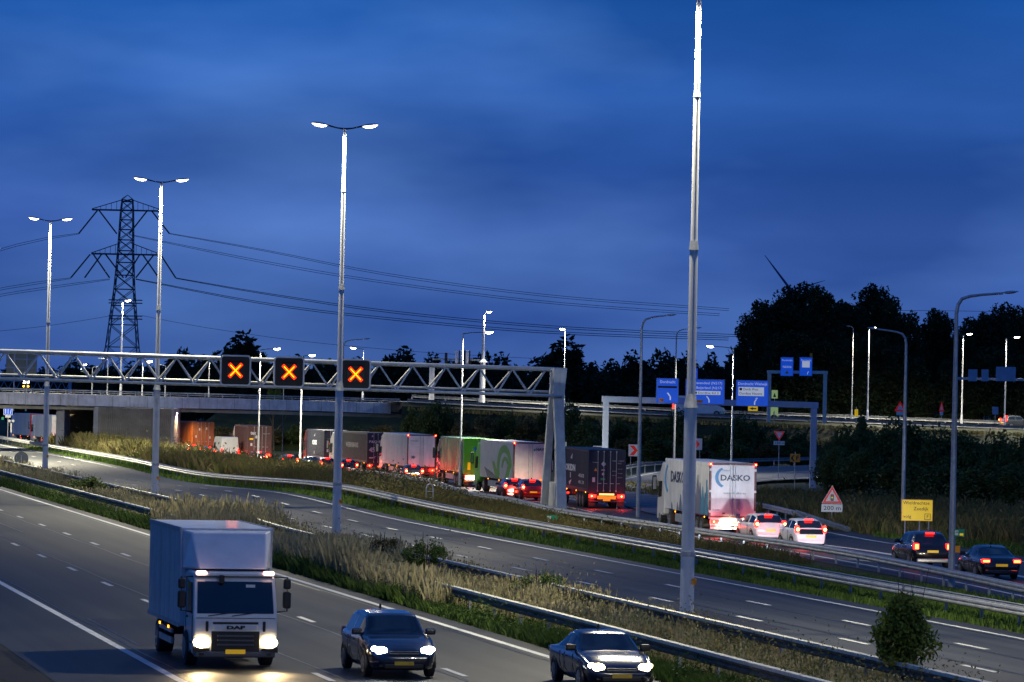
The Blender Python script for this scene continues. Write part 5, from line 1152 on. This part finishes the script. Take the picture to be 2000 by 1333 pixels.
MB().box(-cw*.96, cw*.96, Lb-.5, Lb-.26, 2.48, 2.58).build('sun_visor', PW, B, bevel=.03)
for sd in (-1, 1):
    MB().box(min(sd*.78, sd*1.06), max(sd*.78, sd*1.06), Lb-.33, Lb-.22, 2.52, 2.62).build('roof_marker', glow('roof_marker', (1, .55, .42), 12), B, bevel=.03)
    mi = MB().box(min(sd*1.33, sd*1.55), max(sd*1.33, sd*1.55), Lb-.42, Lb-.26, 1.62, 2.08).build('mirror', BLACK, B, bevel=.05)
    MB().box(min(sd*1.34, sd*1.54), max(sd*1.34, sd*1.54), Lb-.42, Lb-.26, 2.14, 2.42).build('mirror', BLACK, B, bevel=.05)
    MB().tube([(sd*1.12, Lb-.5, 2.46), (sd*1.45, Lb-.36, 2.46), (sd*1.45, Lb-.34, 1.55), (sd*1.12, Lb-.5, 1.5)], .025, 6).build('mirror_arm', BLACK, B)
    vs = [(sd*(cw+.008), y, z) for y, z in ((Lb-1.45, 1.5), (Lb-.38, 1.45), (Lb-.60, 2.3), (Lb-1.45, 2.35))]; vs += [(v_[0]-sd*.06, v_[1], v_[2]) for v_ in vs]
    MB().add(vs, [(0,1,2,3),(7,6,5,4),(0,4,5,1),(1,5,6,2),(2,6,7,3),(3,7,4,0)]).build('door_window', GLASS, B)
    hl = MB().box(min(sd*.72, sd*1.13), max(sd*.72, sd*1.13), Lb-.1, Lb+.015, .56, .86).build('headlight', GLASS, B, bevel=.05)
    MB().disc((sd*.93, Lb+.012, .71), .22, 18, 'y', .03, .15).build('beam_lens', HEADW, hl)
    MB().box(min(sd*.74, sd*.82), max(sd*.74, sd*.82), Lb-.06, Lb+.03, 1.0, 1.28).build('air_vent', BLACK, B, bevel=.02)
    spot('beam', B, (sd*.95, Lb+.2, .72), 420, (1, .72, .36), 60, .9, (math.radians(82), 0, 0), .12)
MB().box(-.62, .62, Lb-.02, Lb+.012, 1.20, 1.26).build('grille_slot', BLACK, B)
for z in (1.36, 2.47): MB().box(-1.08, 1.08, Lb-.36 if z > 2 else Lb-.06, Lb-.29 if z > 2 else Lb+.006, z, z+.012).build('panel_gap', BLACK, B)
for sd in (-1, 1):
    for y in (Lb-1.55, Lb-.30): MB().box(min(sd*1.10, sd*1.156), max(sd*1.10, sd*1.156), y, y+.014, .78, 2.4 if y < Lb-1 else 1.42).build('panel_gap', BLACK, B)
    for z in (.42, .66): MB().box(min(sd*1.02, sd*1.17), max(sd*1.02, sd*1.17), Lb-.85, Lb-.45, z, z+.05).build('step', BLACK, B)
    MB().box(min(sd*1.12, sd*1.17), max(sd*1.12, sd*1.17), Lb-1.35, Lb-1.2, 1.32, 1.37).build('door_handle', BLACK, B)
    MB().prism([(sd*.70, .48), (sd*1.16, .44), (sd*1.16, .58), (sd*.70, .55)][::sd], Lb+.0, Lb+.03, 'y').build('bumper_corner', BLACK, B)
    MB().box(min(sd*.86, sd*.98), max(sd*.86, sd*.98), Lb+.02, Lb+.035, .36, .42).build('fog_lamp', GLASS, B, bevel=.01)
MB().box(-.9, .9, Lb-1.94, Lb-1.90, 2.74, 3.60).build('deflector_seam', STEEL, B)
MB().box(-.60, .60, Lb-.02, Lb+.018, 1.03, 1.18).build('badge_panel', PW, B, bevel=.02); text('DAF', .09, INK, B, (.25, Lb+.03, 1.07), (PI/2, 0, PI), .5, bold=.008)
g = MB().box(-.66, .66, Lb-.02, Lb+.008, .46, 1.01).build('grille', BLACK, B, bevel=.03)
for z in (.86, .74, .62): MB().box(-.5, .5, Lb+.0, Lb+.04, z, z+.045).build('grille_bar', mat('grille_grey', (.12, .12, .13), .4), g, bevel=.01)
MB().box(-.27, .27, Lb+.042, Lb+.055, .40, .52).build('number_plate', PLATE, B)
MB().box(-1.1, 1.1, Lb-.25, Lb+.02, .30, .46).build('bumper', mat('bumper_grey', (.10, .10, .11), .5), B, bevel=.04)
MB().box(.30, .44, Lb-.30, Lb-.16, 2.28, 2.52).build('kerb_mirror', BLACK, B, bevel=.03)
for x in (-.35, .3): 
    w_ = MB().tube([(x+.45, Lb-.02, 1.42), (x-.1, Lb-.03, 1.50)], .012, 5).build('wiper', BLACK, B)
MB().box(-.55, -.30, Lb-.28, Lb-.25, 2.18, 2.26).build('windscreen_sticker', WHITE, B)
# ---------------------------------------------------------------- two oncoming cars
def oncoming(label, px, py, L, **k):
    p = at(px, py, .01); o = p + Vector((-math.sin(TH), math.cos(TH), 0)) * L
    return car(label, (o.x, o.y, .01), OW, k.pop('kind'), k.pop('pt'), L=L, front=True, brake=False, group='cars driving towards the camera', third=False, **k)
oncoming('dark blue suv with white headlights driving in front of the box truck', 789, 1326, 4.5, kind='suv', pt=PN, Wd=1.92, H=1.66, heads=HEADC, hp=1200)
oncoming('dark blue saloon with warm headlights cut off by the bottom edge of the photograph', 1214, 1352, 4.6, kind='sedan', pt=PN, Wd=1.90, H=1.47, heads=HEADW, hp=1200)
# ================================================================== vegetation
def quads(P, U, V): 
    """leaf quads: centre P, half vectors U, V"""
    n = len(P); W_ = np.empty((n, 4, 3), np.float32); W_[:,0] = P-U; W_[:,1] = P+V*.8; W_[:,2] = P+U; W_[:,3] = P-V*.8
    return W_.reshape(-1, 3), np.arange(n*4, dtype=np.int32).reshape(-1, 4)
def rnd_dirs(n): d = RNG.normal(size=(n, 3)); return d / np.linalg.norm(d, axis=1, keepdims=True)
def crown_mesh(name, n, rx, rz_in, leaf, m, clumps=26, spread=.30, taper=.0, low=.0, seed=0, asp=None):
    rz = asp or rz_in
    return crown_mesh0(name, n, rx, rz, leaf, m, clumps, spread, taper, low, seed, asp or 1)
def crown_mesh0(name, n, rx, rz, leaf, m, clumps=26, spread=.30, taper=.0, low=.0, seed=0, asp=1):
    """unit crown, centre at origin height rz (so that it stands on z = 0); lumps and gaps"""
    g = np.random.default_rng(seed); d = g.normal(size=(clumps, 3)); d /= np.linalg.norm(d, axis=1, keepdims=True)
    rad = g.uniform(.30, .80, clumps)[:, None]; c = d * rad * np.array([rx, rx, rz - rx*.25]); c[:, 2] += rz
    c[:, :2] *= (1 - taper * (c[:, 2:3] / (2*rz)))
    sz = g.uniform(.5, 1.25, clumps)*spread
    k = g.integers(0, clumps, n); dd = g.normal(size=(n, 3)); dd /= np.linalg.norm(dd, axis=1, keepdims=True)
    P = c[k] + dd * (g.uniform(.2, 1.0, n)**.6)[:, None] * sz[k][:, None] * np.array([rx, rx, min(rz, rx*1.25)])
    P[:, 2] = np.maximum(P[:, 2], .05)
    u = rnd_dirs(n); w = np.cross(u, rnd_dirs(n)); w /= np.linalg.norm(w, axis=1, keepdims=True) + 1e-6
    s_ = g.uniform(.6, 1.5, n)[:, None] * leaf
    V, Q_ = quads(P, u*s_, w*s_*.6)
    me = bpy.data.meshes.new(name); me.vertices.add(len(V)); me.vertices.foreach_set('co', V.ravel()); me.loops.add(Q_.size); me.loops.foreach_set('vertex_index', Q_.ravel())
    me.polygons.add(len(Q_)); me.polygons.foreach_set('loop_start', np.arange(0, Q_.size, 4, dtype=np.int32)); me.update(); me.materials.append(m); me['asp'] = asp; return me
LF1 = leafmat('leaves_dark', [(.012, .022, .010), (.024, .040, .016), (.042, .060, .022)])
LF2 = leafmat('leaves_bush', [(.035, .062, .018), (.07, .105, .030), (.12, .15, .045)])
LF3 = leafmat('leaves_brownish', [(.055, .048, .024), (.09, .080, .030), (.13, .105, .04), (.10, .12, .034)])
LFG = leafmat('leaves_fresh', [(.03, .062, .012), (.055, .10, .020), (.10, .155, .035)])
BARK = mat('bark', (.045, .036, .028), .9, 0, .2, 4)
def trunk(parent, H, r, lean=.0, limbs=5):
    b = MB(); b.tube([(0,0,-.3), (lean*.3, 0, H*.3), (lean, .1, H*.75), (lean*1.2, 0, H)], [r, r*.8, r*.45, r*.15], 8)
    for i in range(limbs):
        a = 2*PI*i/limbs + .4; z = H*(.3 + .1*i); L = H*.28
        b.tube([(lean*.5, 0, z), (lean*.5+math.cos(a)*L*.6, math.sin(a)*L*.6, z+L*.6), (lean*.5+math.cos(a)*L, math.sin(a)*L, z+L*1.2)], [r*.4, r*.25, r*.08], 5)
    return b.build('trunk', BARK, parent)
TREES = [crown_mesh(f'crown_leaves', 15000, 1, 1, .062, LF1, 75, .36, seed=s_, asp=2.6) for s_ in (1, 2, 3)]
FARS = [crown_mesh(f'crown_leaves', 6500, 1, 1, .105, LF1, 44, .40, seed=s_, asp=1.8) for s_ in (4, 5, 6)]
BUSH = [crown_mesh(f'bush_leaves', 6500, 1, 1, .060, LF2, 40, .36, taper=.35, seed=s_, asp=1.3) for s_ in (7, 8, 9)]
BRNS = [crown_mesh(f'bush_leaves', 5200, 1, 1, .060, LF3, 36, .36, taper=.3, seed=s_, asp=1.3) for s_ in (10, 11)]
def tree(label, px, ytop, Y, w_px, z0, pool, i, nm='tree', zc=None, group=None, cat='tree', base=0):
    s_ = FPX / Y; top = at(px, ytop, Y=Y); rx = w_px / s_ / 2; H = top.z - z0
    t = thing(nm, label, cat, (top.x, Y, z0), 0, group)
    zc = H * .2 if zc is None else zc
    trunk(t, H*.8, max(.05, min(.35, H*.018)), .2*((i % 3)-1), 4)
    c = obj('crown', pool[i % len(pool)], t, (0, 0, zc), i*1.7); c.scale = (rx, rx, (H-zc)/2/c.data['asp']*(1.18 if pool in (TREES, FARS) else 1.0))
    return t
ORD = ['first', 'second', 'third', 'fourth', 'fifth', 'sixth', 'seventh', 'eighth', 'ninth', 'tenth', 'eleventh', 'twelfth', 'thirteenth', 'fourteenth', 'fifteenth']
BIG = [(1478, 596, 70, 'leftmost of the tall dark trees'), (1520, 562, 95, 'tall dark tree left of the turbine hub'), (1562, 562, 95, 'tall dark tree just right of the turbine hub'), (1612, 560, 95, 'tall dark tree with the highest crown'),
       (1662, 568, 85, 'tall dark tree right of the highest crown'), (1712, 566, 100, 'broad round dark tree above the lit lamp'), (1756, 590, 80, 'dark tree whose crown ends the tall group at the right'), (1786, 652, 60, 'lower dark tree in the dip of the skyline'),
       (1836, 612, 75, 'small round dark tree left of the tall bent lamp'), (1880, 640, 60, 'dark tree hidden behind the tall bent lamp'), (1922, 592, 90, 'tall dark tree under the lamp arm at the right'), (1968, 600, 80, 'tall dark tree at the right edge'), (2016, 588, 90, 'tall dark tree cut off by the right edge')]
for i, (px, yt, w_, lb) in enumerate(BIG):
    tree(lb + ', beyond the raised road', px, yt, 512 + (i % 3) * 9, w_*1.35, 2.0, TREES, i, zc=2.2, group='tall dark trees behind the raised road')
    tree(f'dark understorey tree below {lb.split(",")[0]}', px + 18, yt + 92, 500, w_*1.2, 2.0, TREES, i+1, zc=.4, group='understorey trees behind the raised road')
SKY_T = [(20, 735, 60), (62, 738, 70), (110, 728, 60), (140, 716, 46), (176, 712, 60), (215, 728, 60), (255, 722, 60), (300, 716, 70), (345, 690, 50), (372, 712, 50), (405, 694, 50), (440, 684, 55), (482, 668, 85), (508, 690, 55), (545, 722, 60), (585, 712, 60), (622, 706, 60), (655, 712, 60), (700, 716, 60),
         (742, 714, 55), (795, 690, 75), (840, 708, 60), (890, 704, 60), (935, 696, 55), (975, 708, 60), (1020, 713, 60), (1062, 706, 55), (1112, 680, 100), (1160, 706, 55), (1195, 713, 65), (1240, 706, 62), (1262, 700, 50), (1310, 694, 72), (1345, 708, 50), (1372, 716, 40), (1398, 702, 46), (1432, 700, 60), (1462, 690, 50)]
CNT = {}
def nth(kind, place):
    k = CNT[kind, place] = CNT.get((kind, place), -1) + 1; return ORD[k]
def zone(px):
    return ('the lattice left of the pylon' if px < 225 else 'the lattice between pylon and third mast' if px < 310 else 'the lattice left of the first signal' if px < 430 else 'the first red cross signal' if px < 500 else 'the middle red cross signal' if px < 600 else 'the second tall mast' if px < 720
            else 'the lattice left of the antennas' if px < 870 else 'the antenna mast' if px < 960 else 'the gantry end' if px < 1080 else 'the lit lamp past the gantry' if px < 1170 else 'the left portal leg' if px < 1290 else 'the first two blue signs' if px < 1400 else 'the third blue sign')
for i, (px, yt, w_) in enumerate(SKY_T):
    z_ = zone(px)
    tree(f'{"tall" if yt in (668, 680) else "low"} dark skyline tree, {nth("t", z_)} from the left above {z_}', px, yt, 640 + (i*37) % 90, w_*1.45, 0, FARS, i, zc=.5, group='dark trees along the skyline')
    if i % 2 == 0: tree(f'low dark skyline bush, {nth("b", z_)} from the left behind {z_}', px + 20, max(yt + 20, 735), 625, w_*1.5, 0, FARS, i+1, nm='bush', zc=.1, group='bushes along the skyline', cat='bush')
for i in range(46):
    px = -20 + i*34
    wh = 'seen through the lattice at the far left' if px < 150 else 'behind the foot of the pylon' if px < 330 else 'behind the third mast and first signal' if px < 500 else 'between the middle signal and the second mast' if px < 700 else 'left of the antenna mast' if px < 930 else 'behind the gantry end' if px < 1090 else 'between the gantry leg and the portal leg' if px < 1190 else 'behind the blue motorway signs'
    tree(f'distant woodland tree, {nth("w", wh)} from the left {wh}', px, 722 + (i*13) % 9, 760, 62, 0, FARS, i+2, zc=.5, group='distant woodland trees')
# bushes on the bank in front of the raised road
BK = [(812, 786, 50, 448, 'dark leafy tree at the end of the viaduct fascia'), (842, 766, 52, 446, 'dark tree with a pointed top against the viaduct end'), (872, 778, 46, 447, 'dark tree below the antenna mast'), (905, 806, 60, 444, 'rounded brown bush left of the gantry leg'), (950, 800, 60, 444, 'brown bush above the silver trailer'),
      (990, 794, 60, 446, 'dark bush above the refrigerated trailer'), (1030, 802, 60, 444, 'brown bush beside the gantry leg'), (1068, 790, 50, 446, 'dark bush right behind the gantry leg'), (1116, 770, 50, 444, 'pointed dark bush between the gantry leg and the portal leg'), (1140, 800, 60, 440, 'dark bush above the dark container'),
      (1166, 812, 55, 438, 'dark bush left of the portal leg'), (1216, 806, 60, 440, 'dark bush right of the portal leg'), (1262, 800, 60, 438, 'dark bush behind the chevron board'), (1300, 806, 50, 436, 'bush beside the bent lamp left of the tallest mast'), (1326, 786, 56, 430, 'pointed bush under the taped blue sign'),
      (1376, 842, 46, 436, 'low bush under the white delivery van'), (1412, 822, 56, 432, 'bush in front of the white delivery van nose'), (1446, 796, 62, 428, 'dark bush under the third blue sign'), (1480, 806, 56, 430, 'dark bush with a spread top right of the third blue sign'), (1520, 826, 50, 434, 'dark bush behind the give way sign'),
      (1560, 832, 56, 430, 'dark bush left of the right portal leg')]
for i, (px, yt, w_, Y, lb) in enumerate(BK):
    tree(lb, px, yt, Y, w_*1.35, -.3, BRNS if 'brown' in lb else BUSH, i, nm='bush', zc=.1, group='bushes on the bank below the raised road', cat='bush')
for i, (px, yt, w_, Y) in enumerate(((925, 838, 70, 425), (1000, 842, 70, 420), (1075, 838, 60, 424), (1150, 846, 70, 422), (1225, 846, 60, 425), (1290, 846, 70, 421), (1360, 858, 70, 426), (1430, 850, 70, 420), (1500, 856, 60, 424), (1560, 860, 50, 424))):
    tree(['low brown bush above the green trailer', 'low brown bush above the cream trailer doors', 'low bush at the gantry leg', 'low bush over the dark container roof', 'low bush beside the left chevron board', 'low bush left of the tallest mast', 'low bush right of the tallest mast', 'low bush behind the logo truck roof', 'low bush above the ramp rail', 'low bush near the right portal leg foot'][i] + ' at the foot of the bank', px, yt, Y, w_*1.4, -.3, BRNS if i % 2 == 0 else BUSH, i+2, nm='bush', zc=.0, group='low bushes at the foot of the bank', cat='bush')
# dark thicket at the right, between ramp and raised road
TH_ = [(1640, 880, 80, 296), (1628, 876, 80, 300), (1650, 836, 90, 312), (1690, 812, 90, 318), (1676, 880, 110, 292), (1738, 822, 100, 312), (1752, 896, 120, 285), (1790, 826, 100, 305), (1842, 838, 110, 298), (1830, 900, 130, 280), (1900, 842, 120, 292), (1960, 848, 120, 286), (1925, 905, 140, 272), (2010, 850, 120, 280), (1995, 915, 140, 265), (2070, 850, 140, 275)]
for i, (px, yt, w_, Y) in enumerate(TH_):
    wh = ['low beside the ramp', 'right of the orange F sign', 'above the traffic light warning sign', 'left of the grey bent lamp, topmost', 'left of the grey bent lamp, lower', 'right behind the grey bent lamp', 'above the yellow diversion sign', 'right of the grey bent lamp, upper', 'left of the tall bent lamp, upper', 'left of the tall bent lamp, above the black suv', 'right of the tall bent lamp, upper', 'upper right, under the raised road brake lights', 'above the black saloon', 'at the right edge, upper', 'at the right edge, above the saloon roof', 'beyond the right edge'][i]
    tree('dark thicket bush ' + wh, px, yt - 22, Y, w_*1.15, -.2, BUSH, i, nm='bush', zc=.0, group='dark thicket of bushes right of the ramp', cat='bush')
# young bushes on the far bank under the viaduct
for i, (px, yt, w_) in enumerate(((440, 826, 60), (480, 815, 60), (530, 830, 70), (580, 822, 70), (640, 826, 70), (690, 828, 70), (745, 822, 70))):
    tree(['bush behind the orange container', 'bush left above the brown container', 'bush above the brown container doors', 'bush right of the brown container', 'bush left of the second tall mast', 'bush above the charcoal container', 'bush above the silver curtain trailer'][i] + ', seen beneath the viaduct', px, yt, 500, w_*1.2, -.4, BUSH if i % 2 else BRNS, i, nm='bush', zc=0, group='bushes on the bank seen beneath the viaduct', cat='bush')
tree('lamp lit green treetop just below the middle red cross signal', 537, 752, 492, 40, 0, [crown_mesh('bush_leaves', 3000, 1, 1, .07, LFG, 20, .4, seed=31)], 0, nm='bush', zc=4.0, cat='bush')
# ---- median shrubs
def shrub(label, px, py, H, wd, m, seed, n=5000, leaf=.045, taper=.6, cl=30):
    p = at(px, py); t = thing('shrub', label, 'shrub', (p.x, p.y, 0))
    me = crown_mesh('shrub_leaves', n, 1, 1, leaf, m, cl, .30, taper=taper, seed=seed); c = obj('foliage', me, t); c.scale = (wd/2, wd/2, H/2)
    b = MB()
    g = random.Random(seed)
    for k in range(7):
        a = g.uniform(0, 6.28); r = wd*.3*g.random(); b.tube([(0,0,-.1), (math.cos(a)*r*.5, math.sin(a)*r*.5, H*.45), (math.cos(a)*r, math.sin(a)*r, H*g.uniform(.75, 1.0))], [.025, .018, .006], 5)
    b.build('stem', BARK, t); return t
shrub('dense leafy shrub standing alone at the lower right in the median', 1762, 1352, 3.35, 2.8, leafmat('leaves_shrub', [(.04, .07, .012), (.085, .135, .024), (.17, .22, .05)]), 21, 8000, .045, 1.0, 40)
shrub('tall leafy shrub in the dry grass between the two lower guard rails', 830, 1146, 2.2, 1.9, LFG, 22, 2200, .05, -.2, 22)
shrub('small bright green shrub where the lower guard rail reappears', 915, 1165, 1.1, 1.0, LFG, 23, 1400, .06, .2, 14)
shrub('leaning leafy shrub just left of the tallest lamp mast', 1052, 1186, 1.6, 2.2, LFG, 24, 1800, .045, -.3, 18)
shrub('scraggly green shrub in straw, between the second mast foot and the leafy shrub', 742, 1112, 1.7, 1.6, LF3, 26, 1800, .05, -.2, 20)
shrub('dark low shrub in the median left of the third mast', 170, 975, 1.8, 3.2, LF2, 25, 2600, .05, .2, 22)
# ---- grasses and weeds: blades as thin leaves, one mesh per patch
def blades(name, pts, h, w, lean, m, label=None, plume=0, parent=None, seedh=None):
    """pts (N,3) foot points; arrays or scalars h, w"""
    n = len(pts); P = np.asarray(pts, np.float32); h = np.broadcast_to(h, n)*RNG.uniform(.45, 1.15, n); a = RNG.uniform(0, 2*PI, n); d = np.stack([np.cos(a), np.sin(a), np.zeros(n)], 1)
    a2 = RNG.uniform(0, 2*PI, n); l = np.stack([np.cos(a2), np.sin(a2), np.zeros(n)], 1) * (RNG.uniform(0, lean, n)*h)[:, None]
    V = np.empty((n, 4, 3), np.float32); ww = (np.broadcast_to(w, n)/2)[:, None]
    up = np.array([0, 0, 1.0]); V[:,0] = P - d*ww; V[:,1] = P + d*ww; top = P + up*h[:, None] + l; mid = P + up*(h*.6)[:, None] + l*.35
    V[:,2] = top; V[:,3] = mid - d*ww*.9
    V = V.reshape(-1, 3); Q_ = np.arange(n*4, dtype=np.int32).reshape(-1, 4)
    if plume:
        k = RNG.random(n) < plume; T = top[k]; hh = h[k][:, None]; u = np.zeros_like(T); u[:, 2] = 1; 
        W2, Q2 = quads(T - up*(hh*.06), u*hh*.11 + l[k]*.1, d[k]*.045); V = np.concatenate([V, W2]); Q_ = np.concatenate([Q_, Q2 + n*4])
    o = np_obj(name, V, Q_, m); o['kind'] = 'stuff'
    if label: o['label'] = label
    return o
def scatter(s0, s1, n0, n1, dens, clump=0, keep=None):
    A = (s1-s0)*(n1-n0); n = int(A*dens)
    if clump:
        k = max(1, n//clump); cs = RNG.uniform(s0, s1, k); cn = RNG.uniform(n0, n1, k); i = RNG.integers(0, k, n)
        s_ = cs[i] + RNG.normal(0, .28, n); n_ = np.clip(cn[i] + RNG.normal(0, .20, n), n0, n1)
    else: s_ = RNG.uniform(s0, s1, n); n_ = RNG.uniform(n0, n1, n)
    x = n_*CT - s_*ST; y = n_*ST + s_*CT
    if keep is not None: k = keep(s_, n_); x, y, s_, n_ = x[k], y[k], s_[k], n_[k]
    zm = .36*np.exp(-((s_-270)/26)**2) - .30*np.exp(-((s_-332)/28)**2)
    def st(a, b_, v): t = np.clip((v-a)/(b_-a), 0, 1); return t*t*(3-2*t)
    z = zm*st(33, 40, n_)*(1-st(50, 56, n_)) - .5*st(230, 400, s_)*st(51, 57, n_)*(1-st(75, 90, n_))
    return np.stack([x, y, z - .05], 1), s_, n_
DRY = leafmat('dry_grass', [(.17, .155, .08), (.32, .28, .155), (.46, .40, .24), (.13, .18, .055)])
GRN = leafmat('green_grass', [(.040, .085, .014), (.085, .16, .026), (.16, .24, .05)])
WEED = leafmat('weeds_mixed', [(.055, .085, .020), (.12, .125, .04), (.20, .15, .07), (.11, .15, .035)])
REDW = leafmat('weeds_reddish', [(.08, .105, .028), (.19, .115, .045), (.12, .155, .036), (.24, .165, .075)])
def wav(s_, a, b_, c): return np.sin(s_/a + c)*.5 + np.sin(s_/b_ + 2*c)*.5
for s0, s1, dn, wd in ((84, 140, 75, .030), (140, 220, 48, .042), (220, 420, 20, .07)):
    P, s_, n_ = scatter(s0, s1, 29.2, 34.0, dn, 26)
    hh = (.75 + .45*wav(s_, 17, 7, 1.0)) * np.where((s_ > 142) & (s_ < 215), 1.45, 1) * np.where(s_ < 135, .62, 1); blades('tall_dry_grass', P, np.clip(hh, .25, 1.7), wd, .35, DRY, 'tall dry brown grass of the median', .5)
    P, s_, n_ = scatter(s0, s1, 27.6, 34.1, dn*.8); blades('median_grass', P, .32, wd*1.1, .6, GRN, 'low green grass of the median')
    P, s_, n_ = scatter(s0, s1, 27.5, 28.9, dn*1.6, 30, keep=lambda a, b_: b_ < 28.2 + .5*np.sin(a/3.1)); hh = .42 + .2*wav(s_, 9, 4, 2) + .2*((s_ > 140) & (s_ < 212)); blades('verge_plants', P, np.clip(hh, .15, .8), wd*1.1, .8, LFG, 'leafy green plants along the near carriageway edge')
P, s_, n_ = scatter(138, 214, 28.0, 29.2, 95, 0); blades('tall_dry_grass', P, 1.25 + .4*wav(s_, 5, 2.3, 1), .03, .35, DRY, 'tall dry grass in front of the near guard rail', .5)
for s0, s1, dn, wd in ((120, 190, 60, .035), (190, 300, 34, .05), (300, 460, 14, .09)):
    P, s_, n_ = scatter(s0, s1, 45.7, 52.6 if s0 < 190 else 54, dn); blades('verge_grass', P, .28, wd*1.2, .6, GRN, 'lit green grass between the two guard rails')
for s0, s1, dn, wd in ((178, 235, 46, .05), (235, 330, 34, .07), (330, 470, 18, .11)):
    P, s_, n_ = scatter(s0, s1, 48.8, 54.5 if s0 < 200 else 57.2, dn, 34)
    hh = (np.interp(s_, [178, 205, 255, 285, 315, 340, 470], [.4, .5, .6, .95, 1.6, 1.7, 1.7]))*(1+.25*wav(s_, 8, 3.6, 3)); blades('tall_weeds', P, hh, wd, .5, REDW if s0 != 330 else WEED, 'tall brown and green weeds hiding the lower part of the queue', .25)
    P, s_, n_ = scatter(s0, s1, 48.8, 54.5 if s0 < 200 else 57.2, dn*.5, 20); hh = np.interp(s_, [178, 250, 285, 315, 470], [.35, .5, .7, 1.2, 1.3])*(1+.25*wav(s_, 6, 3.1, 5)); blades('tall_weeds', P, hh, wd*2.2, .9, WEED, 'leafy weeds below the queue')
for s0, s1, n0, n1, h, dn, wd, m_ in ((205, 232, 69, 84, .9, 22, .06, WEED), (175, 215, 68.3, 74, .35, 30, .05, GRN), (180, 262, 72, 100, 1.25, 13, .09, WEED), (232, 300, 77, 100, .7, 12, .10, WEED), (85, 300, 7.5, 9.6, .35, 20, .06, GRN)):
    P, s_, n_ = scatter(s0, s1, n0, n1, dn, 24); blades('verge_weeds' if n0 > 20 else 'verge_grass', P, h, wd, .5, m_, 'weeds on the verge right of the queue' if n0 > 20 else 'grass at the near edge of the road', .2)
# leafy clumps among the weeds and dry grass
def clumps(name, label, s0, s1, n0, n1, count, m, r, hmul, leaf, per=70):
    P, s_, n_ = scatter(s0, s1, n0, n1, count/((s1-s0)*(n1-n0))); k = len(P); R = RNG.uniform(.5, 1.3, k)*r
    C_ = np.repeat(P, per, 0); RR = np.repeat(R, per)[:, None]; d = RNG.normal(size=(k*per, 3))*.5; d[:, 2] = np.abs(d[:, 2])*hmul
    X = C_ + d*RR; u = rnd_dirs(len(X)); w = np.cross(u, rnd_dirs(len(X))); w /= np.linalg.norm(w, axis=1, keepdims=True)+1e-6; l = RNG.uniform(.5, 1.4, len(X))[:, None]*leaf
    V, Q_ = quads(X, u*l, w*l*.55); o = np_obj(name, V, Q_, m); o['kind'] = 'stuff'; o['label'] = label
clumps('weed_foliage', 'leafy weeds and seedlings on the strip before the queue', 262, 330, 49.2, 56.8, 420, WEED, .9, 1.6, .10, 90)
clumps('weed_foliage', 'leafy weeds and seedlings on the strip before the queue', 330, 460, 49.2, 56.8, 480, WEED, 1.3, 1.1, .12, 90)
clumps('weed_foliage', 'reddish weeds on the strip before the gantry leg', 205, 300, 50, 55.0, 260, REDW, .5, 1.3, .07, 80)
clumps('weed_foliage', 'leafy weeds in the dry median', 95, 420, 29.0, 33.4, 260, LFG, .45, 1.4, .05, 60)
clumps('weed_foliage', 'mixed green weeds standing in the straw of the median', 90, 230, 29.2, 33.6, 300, WEED, .55, 1.9, .05, 90)
clumps('weed_foliage', 'straw coloured seed heads in the median', 130, 300, 29.0, 33.4, 260, DRY, .5, 2.4, .045, 60)
clumps('weed_foliage', 'green plants along the near carriageway edge', 84, 300, 27.7, 28.7, 520, LFG, .42, 1.5, .055, 70)
clumps('weed_foliage', 'dark weeds on the verge right of the queue', 180, 262, 72, 100, 300, WEED, 1.0, 1.6, .11, 70)
for yy, hh_, cc in ((463.2, .5, 2200), (459.5, .8, 2200)):
    px_ = RNG.uniform(800, 2100, cc); X = (px_-1000)/FPX*468; z = np.array([crest(q) for q in px_]); f = .86 if yy > 460 else .48
    blades('bank_weeds', np.stack([X, yy + RNG.normal(0, .7, cc), z*f - .1], 1), hh_, .28, .6, WEED, 'weeds on the slope below the raised road')
# inner grass of the ramp
P, s_, n_ = scatter(240, 330, 76.0, 92, 10, 20); blades('verge_weeds', P, .55, .10, .5, WEED, 'weeds inside the bend of the ramp')
# kerb of dark soil at the near left edge, small twig on the verge
MB().tube([sn(84, 10.6, .05), sn(87, 10.1, .1), sn(88.4, 9.9, .35)], .03, 5)
t = thing('twig', 'pale broken twig lying on the dark verge at the lower left corner', 'twig', sn(98.5, 9.6, .05)); MB().tube([(-.28, 0, .02), (-.1, 0, .05), (.02, 0, .12), (.08, 0, .25)], .012, 5).build('stick', WHITE, t); MB().tube([(.02, 0, .12), (.1, .05, .08)], .01, 5).build('stick', WHITE, t)
ribbon('verge_strip', sline(6.0), sline(11.15), mat('dark_soil', (.018, .018, .016), .95, 0, .3, 2, bump=.5, bscale=5), .02)
for i in range(11):
    p = at(500 + i*37, 954 + i*4.5, .0);
